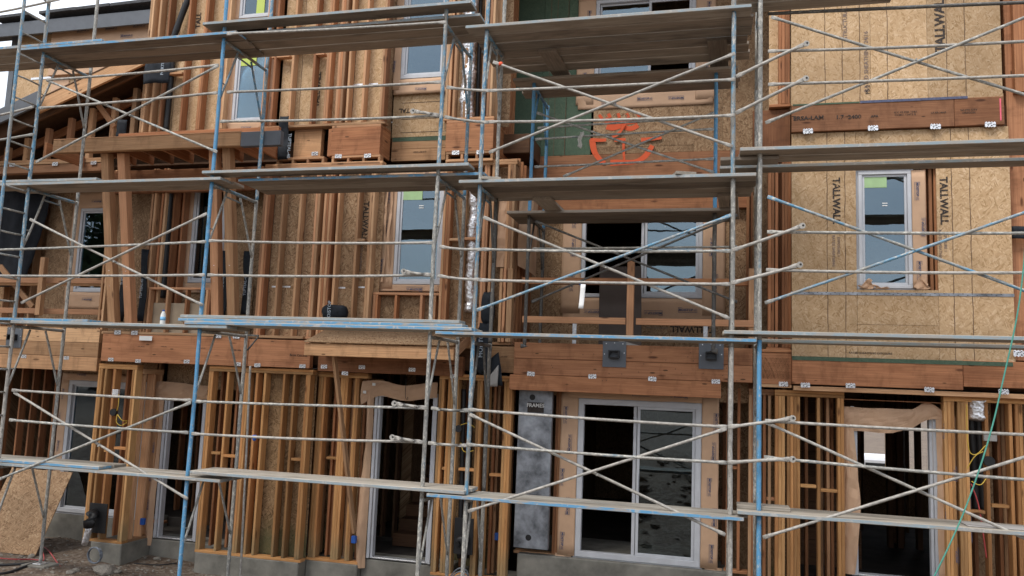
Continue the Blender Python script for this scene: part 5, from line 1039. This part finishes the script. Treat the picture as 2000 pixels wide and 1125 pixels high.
for i, (e, c0) in enumerate((('edge_blue', 'middle blue edged'), ('edge_pale', 'uppermost grey'))): plank(-6.62+.02*i, -2.85-.04*i, 8.80+.015*i, ab[1]+.128+.044*i, f'{c0} plank of the stack on the second deck, bay over the porch roof', 'plank_worn', e)
deck('C', 1, -3.2, .36, 2, c_[1]+.086, 8.80, ('edge_blue', None), 'plank_worn'); deck('D', 1, .05, 3.6, 2, d_[1]+.09, 8.78, ('edge_pale', None), 'plank_worn'); plank(.0, 3.6, 9.32, d_[1]+.041, 'inner blue grey plank on the second deck, bay over the tan OSB', 'plank_worn', 'edge_pale')
deck('A', 0, -9.6, -5.85, 2, ab[0]+.041, 8.82, ('edge_pale', 'edge_pale'), 'plank_worn'); deck('left', 0, -12.5, sx(190, 920, 8.8), 2, ab[0]+.083, 8.82, ('edge_blue', None), 'plank_worn')
deck('B', 0, -6.25, -2.72, 2, ab[0]+.124, 8.80, ('edge_pale', 'edge_pale'), 'plank_worn'); deck('C', 0, -3.15, .3, 2, c_[0]+.041, 8.80, ('edge_blue', 'edge_pale'), 'plank_worn'); deck('D', 0, .2, 3.6, 2, d_[0]+.041, 8.80, ('edge_pale', 'edge_pale'), 'plank_worn')
p = P3(1470, 992, 8.95); plank(.22, .75, 8.92, d_[0]+.083, 'short offcut plank on the lowest deck beside the right hand blue post', 'plank_worn', None)
p = P3(1925, 1012, 9.0); tag(sheet('cardboard_scrap', None, 'grey_sheet', p.x-.2, p.x+.35, 8.86, 9.1, d_[0]+.044, d_[0]+.054, .002), 'pale scrap sheet lying on the lowest deck at right edge', 'scrap')
for i, (px, py, lab) in enumerate(((985, 326, 'cut plank end lying across the third deck by the left balcony frame'), (1352, 318, 'cut plank end lying on the third deck below the orange paint'))):
    p = P3(px, py, 9.2); tag(stick('plank_offcut', None, 'plank_worn', (p.x-.05+.0, 8.83, c_[2]+.062), (p.x-.28, 9.5, c_[2]+.066), .23, .035), lab, 'plank')
# inner tower standing in the balcony recess
ITX = (-2.46, -.06); ity = (10.28, 11.2)
for lv, (z0_, z1_) in enumerate(((.46, 2.2), (2.202, 4.03))):
    for i, X in enumerate(ITX):
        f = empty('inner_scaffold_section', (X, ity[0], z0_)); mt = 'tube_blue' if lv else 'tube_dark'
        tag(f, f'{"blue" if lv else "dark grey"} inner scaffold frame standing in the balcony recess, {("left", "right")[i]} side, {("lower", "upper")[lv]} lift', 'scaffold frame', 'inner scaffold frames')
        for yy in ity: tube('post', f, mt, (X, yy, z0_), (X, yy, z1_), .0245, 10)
        tube('header', f, mt, (X, ity[0]+.026, z1_-.03), (X, ity[1]-.026, z1_-.03), .022); tube('strut', f, mt, (X, ity[0]+.3, z1_-.05), (X, ity[0]+.02, z1_-.6), .014, 8); tube('strut', f, mt, (X, ity[1]-.3, z1_-.05), (X, ity[1]-.02, z1_-.6), .014, 8)
        if not lv:
            for yy in ity: tube('foot', f, mt, (X, yy, .445), (X, yy, .475), .05, 10)
    for k in range(3): plank(-2.72, .22, ity[0]-.12+k*.24, z1_+.041, f'dark weathered plank of the inner recess deck, {("lower", "upper")[lv]}, {ORDP[k]}', 'plank', None)
for (d1, d2, lab) in (((1048, 220, 1395, 337), (1100, 345, 1395, 220), 'crossed braces of the inner scaffold below the orange paint'), ((1046, 432, 1440, 590), (1038, 590, 1440, 420), 'crossed braces of the inner scaffold behind the balcony railing')):
    c = empty('inner_cross_brace', at(1220, d1[1]+60, 10.25)); tag(c, lab, 'brace', 'inner crossed braces')
    for d, yy in ((d1, 10.245), (d2, 10.21)): tube('brace_tube', c, 'tube_dark' if d1[1] > 400 else 'tube_grey', at(d[0], d[1], yy), at(d[2], d[3], yy), .0145, 8, True)
for i, (a_, b_, e_, f_) in enumerate(((1045, 272, 1395, 252), (1044, 326, 1395, 310), (1050, 250, 1395, 229), (1040, 486, 1440, 482))):
    tag(tube('inner_rail', None, 'tube_grey', at(a_, b_, 10.24), at(e_, f_, 10.24), .0145, 8, True), ('inner scaffold rail crossing the orange scribble', 'inner scaffold rail just above the third deck planks', 'thin inner scaffold rail at the top of the orange paint', 'inner scaffold rail across the wide balcony window')[i], 'rail')
for i, (px, py) in enumerate(((1085, 118), (1400, 100), (1075, 405), (1420, 400))):
    p = at(px, py, 10.1); zc = c_[3]-.0 if i < 2 else c_[2]; tag(stick('cross_plank', None, 'plank', (p.x, 9.55, zc-.02), (p.x+.05, 10.9, zc-.02), .232, .04), ('short plank bridging under the top deck, left of the balcony bay', 'short plank bridging under the top deck, right of the balcony bay', 'short plank bridging under the third deck, left of the balcony bay', 'short plank bridging under the third deck, right of the balcony bay')[i], 'plank')

# ================================================================== LOOSE THINGS
def thing(o, lab, cat, group=None): return tag(o, lab, cat, group)
zA = ab[1]+.041
bt = empty('water_bottle', (sx(318, 625, 9.1), 9.1, zA)); tag(bt, 'small clear water bottle with blue cap standing on the second deck', 'bottle')
def lathe(name, parent, mat, base, prof, n=14):
    vs, fs = ring_tube([(0, 0, z_) for _, z_ in prof], [r_ for r_, _ in prof], n); return link(name, mesh_from(name, vs, fs, mat), Matrix.Translation(base), parent)
bb = Vector((sx(318, 625, 9.1), 9.1, zA)); lathe('bottle_body', bt, 'paper_white', bb, [(.03, 0), (.034, .01), (.033, .06), (.034, .14), (.02, .175), (.014, .19)]); lathe('label_band', bt, 'tape', bb+Vector((0, 0, .07)), [(.0352, 0), (.0352, .045)]); lathe('cap', bt, 'box_blue', bb+Vector((0, 0, .188)), [(.016, 0), (.016, .02)])
p0_ = at(0, 915, 11.3); lo = empty('leaning_board', (sx(50, 1035, 10.9), 10.9, -2.95)); 
xa_, xb_ = sx(-20, 1000, 11.0), sx(98, 1040, 11.0)
q = stick('leaning_board', None, 'osb_brown', Vector(((xa_+xb_)/2, 10.75, gh(-10, 10.75)+.0)), Vector(((xa_+xb_)/2, 11.35, gh(-10, 10.75)+1.22)), xb_-xa_, .014, (0, 1, 0), .001); bpy.data.objects.remove(lo)
thing(q, 'OSB board leaning by the left sliding door at ground level', 'board')
# black vent boot with foil duct
vb_ = empty('vent_boot', at(190, 1040, 10.6)); tag(vb_, 'black plastic vent boot with foil duct hung on studs at lower left', 'vent')
p = at(190, 1012, 10.7); sheet('flange', vb_, 'black_plastic', p.x-.16, p.x+.16, 10.70, 10.715, p.z-.22, p.z+.22, .002)
vs, fs = ring_tube([(0, -.02, .09), (0, -.10, .05), (0, -.13, -.03), (0, -.12, -.12)], [.07, .085, .085, .075], 12); link('elbow', mesh_from('elbow', vs, fs, 'black_plastic'), Matrix.Translation((p.x-.03, 10.70, p.z)), vb_)
vs, fs = ring_tube([(0, -.12, -.10), (0, -.12, -.16), (-.01, -.12, -.2), (-.02, -.12, -.26), (-.04, -.12, -.32), (-.06, -.12, -.38)], [.06, .052, .054, .046, .05, .045], 12); vs = [v+Vector((random.uniform(-.006, .006), random.uniform(-.006, .006), 0)) for v in vs]; link('duct', mesh_from('duct', vs, fs, 'foil'), Matrix.Translation((p.x-.03, 10.70, p.z)), vb_)
cpt = at(183, 1085, 10.45); cvs = [(cpt.x+.115*math.cos(t*.35), 10.45+.01*t*.1, cpt.z+.115*math.sin(t*.35)) for t in range(40)]
thing(path_tube('hose_coil', None, 'hose_grey', cvs, .011, 8, 0), 'coil of grey tubing hanging before the concrete footing', 'hose'); 
b2_ = empty('vent_boot', at(905, 1050, 10.7)); tag(b2_, 'black vent boot low between studs right of the stairs door', 'vent'); p = at(905, 1048, 10.78); sheet('flange', b2_, 'black_plastic', p.x-.14, p.x+.13, 10.80, 10.815, p.z-.24, p.z+.24, .002); vs, fs = ring_tube([(0, -.02, -.02), (0, -.08, -.06), (0, -.1, -.14)], [.08, .085, .07], 12); link('elbow', mesh_from('elbow', vs, fs, 'black_plastic'), Matrix.Translation((p.x, 10.8, p.z)), b2_)
for i in range(3): thing(path_tube('loose_tubing', None, 'hose_grey', [at(880, 1125+i*4, 10.6), at(895, 1108+i*7, 10.5), at(912, 1112+i*6, 10.5), at(918, 1135, 10.6)], .009, 6), ('highest', 'middle', 'lowest')[i]+' loop of grey tubing on the dirt right of the stairs door', 'hose', 'loops of tubing by the stairs door')
gz = lambda px, py, Y: (lambda q_: Vector((q_.x, q_.y, gh(q_.x, q_.y)+.018)))(at(px, py, Y))
def on_ground(px, py, up=.015):
    d = ray(px, py); t = -2.86/d.z; q_ = d*t
    for _ in range(4): t = (gh(q_.x, q_.y)+up)/d.z; q_ = d*t
    return q_
thing(path_tube('air_hose', None, 'hose_red', [on_ground(x_, y_) for x_, y_ in ((-40, 1085), (20, 1093), (70, 1092), (88, 1098), (83, 1075), (84, 1066), (98, 1078), (112, 1100), (130, 1120))], .009, 6), 'red air hose curling across the dirt at lower left', 'hose')
thing(path_tube('power_cable', None, 'cable_black', [on_ground(x_, y_) for x_, y_ in ((-40, 1105), (20, 1103), (60, 1100), (80, 1096))], .02, 6), 'thick black cable on the dirt at lower left corner', 'cable'); thing(path_tube('power_cable', None, 'cable_black', [on_ground(x_, y_) for x_, y_ in ((-20, 1124), (20, 1118), (50, 1106), (75, 1098))], .02, 6), 'thick black cable bending toward the scaffold foot at lower left', 'cable')
thing(path_tube('thin_cable', None, 'cable_black', [on_ground(x_, y_) for x_, y_ in ((262, 1100), (285, 1102), (310, 1104), (345, 1100))], .009, 5), 'thin black cable on the dirt before the left doorway', 'cable')
def stone_mesh(seed):
    r_ = random.Random(seed); bm = bmesh.new(); bmesh.ops.create_icosphere(bm, subdivisions=2, radius=1)
    o_ = Vector((seed*7.1, seed*3.3, 0))
    for v in bm.verts: v.co *= 1+.35*noise.noise(v.co*1.3+o_); v.co.z *= .6
    me = bpy.data.meshes.new('stone'); bm.to_mesh(me); bm.free(); me.materials.append(MATS['rock']); return me
SM = [stone_mesh(i) for i in range(5)]
STN = [((205, 1117, .13), 'largest flat pale stone at the foot of the left concrete footing'), ((230, 1118, .05), 'small grey stone just right of the largest flat stone'), ((62, 1087, .05), 'round pale stone left of the scaffold foot'), ((57, 1053, .05), 'pale stone under the leaning board edge at left'), ((117, 1050, .045), 'pale stone right of the leaning board'), ((27, 1056, .04), 'small stone below the leaning board'), ((52, 1063, .035), 'little stone below the pale one by the leaning board'), ((148, 1115, .05), 'brown stone at the end of the red hose'), ((307, 1092, .05), 'reddish stone under the loose door paper at left'), ((92, 1054, .035), 'little stone between leaning board and scaffold leg'), ((8, 1052, .05), 'grey stone at the left picture edge'), ((138, 1120, .06), 'pale stone at the bottom edge right of the red hose')]
for i, ((px, py, s_), lab) in enumerate(STN):
    q_ = on_ground(px, py, 0); o = link('stone', SM[i % 5], Matrix.Translation(q_+Vector((0, 0, s_*.2))) @ Matrix.Rotation(i*1.3, 4, 'Z') @ Matrix.Diagonal((s_*1.2, s_, s_, 1))); tag(o, lab, 'stone', 'stones on the dirt')
vs, fs = [], []; rr = random.Random(5)
base_ = [v.co.copy() for v in stone_mesh(9).vertices]; bm_ = bmesh.new(); bmesh.ops.create_icosphere(bm_, subdivisions=1, radius=1); bvs = [v.co.copy() for v in bm_.verts]; bfs = [tuple(v.index for v in f.verts) for f in bm_.faces]; bm_.free()
for i in range(2600):
    x = rr.uniform(-12.6, 4.2); y = rr.uniform(8.2, 12.0); s_ = rr.uniform(.006, .026); o = len(vs); c_v = Vector((x, y, gh(x, y)+s_*.2))
    for v in bvs: vs.append(c_v+Vector((v.x*s_*rr.uniform(.7, 1.3), v.y*s_*rr.uniform(.7, 1.3), v.z*s_*.7)))
    fs += [tuple(k+o for k in f) for f in bfs]
tag(link('gravel', mesh_from('gravel', vs, fs, 'rock', False), Matrix.Identity(4)), 'scattered small gravel on the dirt', 'gravel', kind='stuff')
# tags, ropes, labels on the scaffold
thing(path_tube('green_rope', None, 'rope_green', [at(2003, 470, 8.6), at(1998, 540, 8.6), at(1985, 630, 8.6), at(1962, 730, 8.6), at(1935, 850, 8.58), at(1890, 985, 8.55), at(1850, 1075, 8.5), at(1820, 1135, 8.5)], .0075, 8), 'green rope hanging in a long curve at the right', 'rope')
tg = empty('paper_tag', at(1136, 553, 8.8)); tag(tg, 'white paper tag hanging from blue tape on the rail over the balcony', 'tag'); p = at(1136, 578, 8.8)
grid_sheet('tag_sheet', tg, 'paper_white', lambda u, v: (p.x-.032+.055*u+.018*v, 8.80+.01*math.sin(v*3), p.z-.14+.27*v), 3, 6, .002); pp = at(1134, 554, 8.835); tube('blue_tape', tg, 'box_blue', (pp.x-.018, 8.835, pp.z), (pp.x+.018, 8.835, pp.z), .021)
thing(lathe('orange_tape', None, 'tag_orange', P3(978, 125, 8.855)-Vector((0, 0, .02)), [(.022, 0), (.026, .02), (.022, .04)]), 'orange tape wrapped on the brace near the top centre', 'tape')
thing(grid_sheet('tied_rag', None, 'cord', lambda u, v: (at(1137, 262, 10.2).x-.03+.05*u-.03*(1-v)+.012*math.sin(v*9), 10.2+.012*math.sin(u*6), at(1132, 285, 10.2).z+(.19)*v-.04*u*(1-v)), 5, 8, .006), 'grey rag knotted on the inner brace left of the orange paint', 'rag')
thing(lathe('blue_tape', None, 'box_blue', P3(497, 853, 8.86)-Vector((0, 0, .03)), [(.012, -.02), (.025, 0), (.025, .05)]), 'scrap of blue tape on the rail before the left studs', 'tape')
cb_ = stick('leaning_board', None, 'card', Vector((sx(1213, 650, 11.4), 11.3, .46)), Vector((sx(1211, 520, 11.5), 11.55, sz(1211, 520, 11.5))), sx(1255, 590, 11.4)-sx(1172, 590, 11.4), .012, (0, 1, 0), .002); thing(cb_, 'dark brown board leaning behind the balcony railing', 'board')
thing(grid_sheet('grey_sheet_scrap', None, 'grey_sheet', lambda u, v: (sx(1208, 650, 11.2)+.5*u, 11.2+.05*v, .455+(.17-.13*u)*v), 4, 3, .006), 'grey scrap sheet at the foot of the brown board', 'scrap')
thing(boxlet('vent_can', 'zinc', 1137, 644, 11.9, .08, .1, .08), 'small zinc box on the balcony floor by the wall', 'box') if False else None
# far things: van seen through the right doorway, trees and hill line mirrored in the glass
V = empty('white_van', (sx(1700, 870, 25), 25, -2.7)); tag(V, 'white van seen far through the right doorway', 'van'); vx, vz = sx(1704, 900, 25), sz(1704, 893, 24.3)-1.9
merged('body', V, 'white_car', [(vx-1.6, vx+1.3, 24.2, 26, vz+.35, vz+1.15), (vx-1.5, vx+.6, 24.3, 25.9, vz+1.15, vz+1.9)], .08)
sheet('window', V, 'rubber', vx-.3, vx+.5, 24.285, 24.31, vz+1.25, vz+1.75)
for dx in (-1., .8):
    w_ = disc('wheel', V, 'rubber', (vx+dx, 24.22, vz+.33), .33, .2); disc('rim', V, 'zinc', (vx+dx, 24.11, vz+.33), .18, .02)

def leafy_tree(x, y, h, seed, lab):
    r_ = random.Random(seed); z0_ = gh(x, y); t = empty('tree', (x, y, z0_)); tag(t, lab, 'tree', 'trees across the street')
    vs, fs = ring_tube([(0, 0, -.2), (.1, 0, h*.2), (0, .1, h*.45), (.1, 0, h*.75)], [.28, .22, .16, .05], 9); link('trunk', mesh_from('trunk', vs, fs, 'bark'), Matrix.Translation((x, y, z0_)), t)
    for k in range(5):
        a_ = k*1.3+seed; b0 = Vector((0, 0, h*(.3+.09*k))); e0 = b0+Vector((math.cos(a_)*h*.22, math.sin(a_)*h*.22, h*.2)); vs, fs = ring_tube([b0, (b0+e0)/2+Vector((0, 0, .1)), e0], [.09, .06, .02], 6); link('limb', mesh_from('limb', vs, fs, 'bark'), Matrix.Translation((x, y, z0_)), t)
    vs, fs = [], []; cl = [(Vector((r_.gauss(0, h*.17), r_.gauss(0, h*.17), h*(.32+.62*r_.random()))), h*r_.uniform(.07, .14)) for _ in range(34)]
    for c0, rr_ in cl:
        for _ in range(90):
            d_v = Vector((r_.gauss(0, 1), r_.gauss(0, 1), r_.gauss(0, .8))).normalized()*rr_*r_.uniform(.5, 1.05); p_ = c0+d_v; u_ = Vector((r_.uniform(-1, 1), r_.uniform(-1, 1), r_.uniform(-1, 1))).normalized()*.27; w_v = u_.orthogonal().normalized()*.16; o_ = len(vs); vs += [p_-u_, p_+w_v, p_+u_, p_-w_v]; fs.append((o_, o_+1, o_+2, o_+3))
    link('crown', mesh_from('crown', vs, fs, 'leaf', False), Matrix.Translation((x, y, z0_)), t)
for i, (x, y, h) in enumerate(((-22, -13, 12), (-28, -16, 14), (-33, -15, 13), (-38, -19, 15), (-44, -20, 15))): leafy_tree(x, y, h, i+3, f'broad leafy tree across the street, {("nearest", "second", "third", "fourth", "farthest")[i]} in its row, mirrored in the left windows')

thing(tube('loose_pole', None, 'tube_white', at(489, 715, 10.2), Vector((at(469, 1135, 10.1).x, 10.1, gh(-6, 10.1)+.0)), .016, 8), 'thin pale pole standing behind the blue post by the left studs', 'pole')
p = at(480, 655, 9.95); q_ = at(505, 653, 9.95); bk = tube('side_bracket', None, 'tube_dark', p, Vector((q_.x, 9.95, p.z)), .014, 8); tag(bk, 'small dark side bracket on the inner post under the second deck, left', 'bracket'); tube('stay', bk, 'tube_dark', Vector((q_.x, 9.95, p.z-.01)), at(483, 684, 9.95), .012, 8)
for k, (px, py, w_, h_) in enumerate(((500, 885, .05, .12), (510, 905, .06, .06), (515, 920, .03, .05))): p = at(px, py, W0+.158); sheet('paint_smear', wb, 'pink', p.x-w_/2, p.x+w_/2, W0+.154-.001*k, W0+.158, p.z-h_/2, p.z+h_/2, 0)

# second layer of framing and sheathing showing between the outer studs
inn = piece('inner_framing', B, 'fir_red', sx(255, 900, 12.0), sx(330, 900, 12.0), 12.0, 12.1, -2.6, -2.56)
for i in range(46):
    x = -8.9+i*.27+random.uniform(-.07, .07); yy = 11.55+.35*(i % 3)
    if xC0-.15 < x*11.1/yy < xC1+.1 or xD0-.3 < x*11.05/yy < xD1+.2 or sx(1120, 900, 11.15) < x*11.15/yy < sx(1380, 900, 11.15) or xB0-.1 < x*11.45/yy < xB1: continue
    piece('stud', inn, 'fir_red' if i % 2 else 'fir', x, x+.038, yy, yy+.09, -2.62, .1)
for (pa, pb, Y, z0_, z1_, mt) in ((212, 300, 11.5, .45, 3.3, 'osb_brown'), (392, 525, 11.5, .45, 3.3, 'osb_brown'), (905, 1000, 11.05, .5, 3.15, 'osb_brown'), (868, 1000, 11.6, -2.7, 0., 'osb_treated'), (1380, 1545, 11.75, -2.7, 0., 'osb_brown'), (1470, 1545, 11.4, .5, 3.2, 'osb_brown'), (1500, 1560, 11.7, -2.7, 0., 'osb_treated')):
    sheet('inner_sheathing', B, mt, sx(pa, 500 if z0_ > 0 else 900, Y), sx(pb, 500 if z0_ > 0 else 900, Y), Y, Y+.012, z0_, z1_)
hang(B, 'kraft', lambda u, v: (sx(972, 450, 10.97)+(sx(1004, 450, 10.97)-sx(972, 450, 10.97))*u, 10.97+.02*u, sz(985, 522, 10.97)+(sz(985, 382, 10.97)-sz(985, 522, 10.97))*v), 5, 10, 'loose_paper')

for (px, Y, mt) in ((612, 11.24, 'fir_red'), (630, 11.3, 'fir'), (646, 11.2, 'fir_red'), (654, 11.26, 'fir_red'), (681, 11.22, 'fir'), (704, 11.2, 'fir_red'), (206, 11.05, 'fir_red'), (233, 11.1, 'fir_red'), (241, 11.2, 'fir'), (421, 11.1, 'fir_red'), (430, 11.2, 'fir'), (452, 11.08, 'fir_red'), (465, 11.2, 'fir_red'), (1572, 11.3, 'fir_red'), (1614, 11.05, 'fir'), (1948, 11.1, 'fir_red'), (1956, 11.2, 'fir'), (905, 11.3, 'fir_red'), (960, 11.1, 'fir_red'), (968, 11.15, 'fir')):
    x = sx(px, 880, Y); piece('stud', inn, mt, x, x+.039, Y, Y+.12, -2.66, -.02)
for i, (x, y, h) in enumerate(((-14, -46, 7), (-7, -50, 6.5), (-1, -48, 7.5), (6, -52, 7), (13, -47, 6.5), (21, -50, 8))): leafy_tree(x, y, h, i+13, f'distant low tree beyond the bank, {("first", "second", "third", "fourth", "fifth", "last")[i]} from the left, mirrored in the glass')
vs, fs = [], []; rr = random.Random(8)
for i in range(900):
    x = rr.uniform(-11, 6); y = rr.uniform(.5, 8.2); s_ = rr.uniform(.03, .11)*(1 if rr.random() > .15 else 2); o = len(vs); c_v = Vector((x, y, gh(x, y)+s_*.15))
    if math.hypot(x, y) < 2.5 or c_v.z > -1.3: continue
    for v in bvs: vs.append(c_v+Vector((v.x*s_*rr.uniform(.6, 1.4), v.y*s_*rr.uniform(.6, 1.4), v.z*s_*rr.uniform(.5, .9))))
    fs += [tuple(k+o for k in f) for f in bfs]
tag(link('rubble', mesh_from('rubble', vs, fs, 'dirt', False), Matrix.Identity(4)), 'dirt clods and rubble strewn on the bank before the scaffold', 'rubble', kind='stuff')
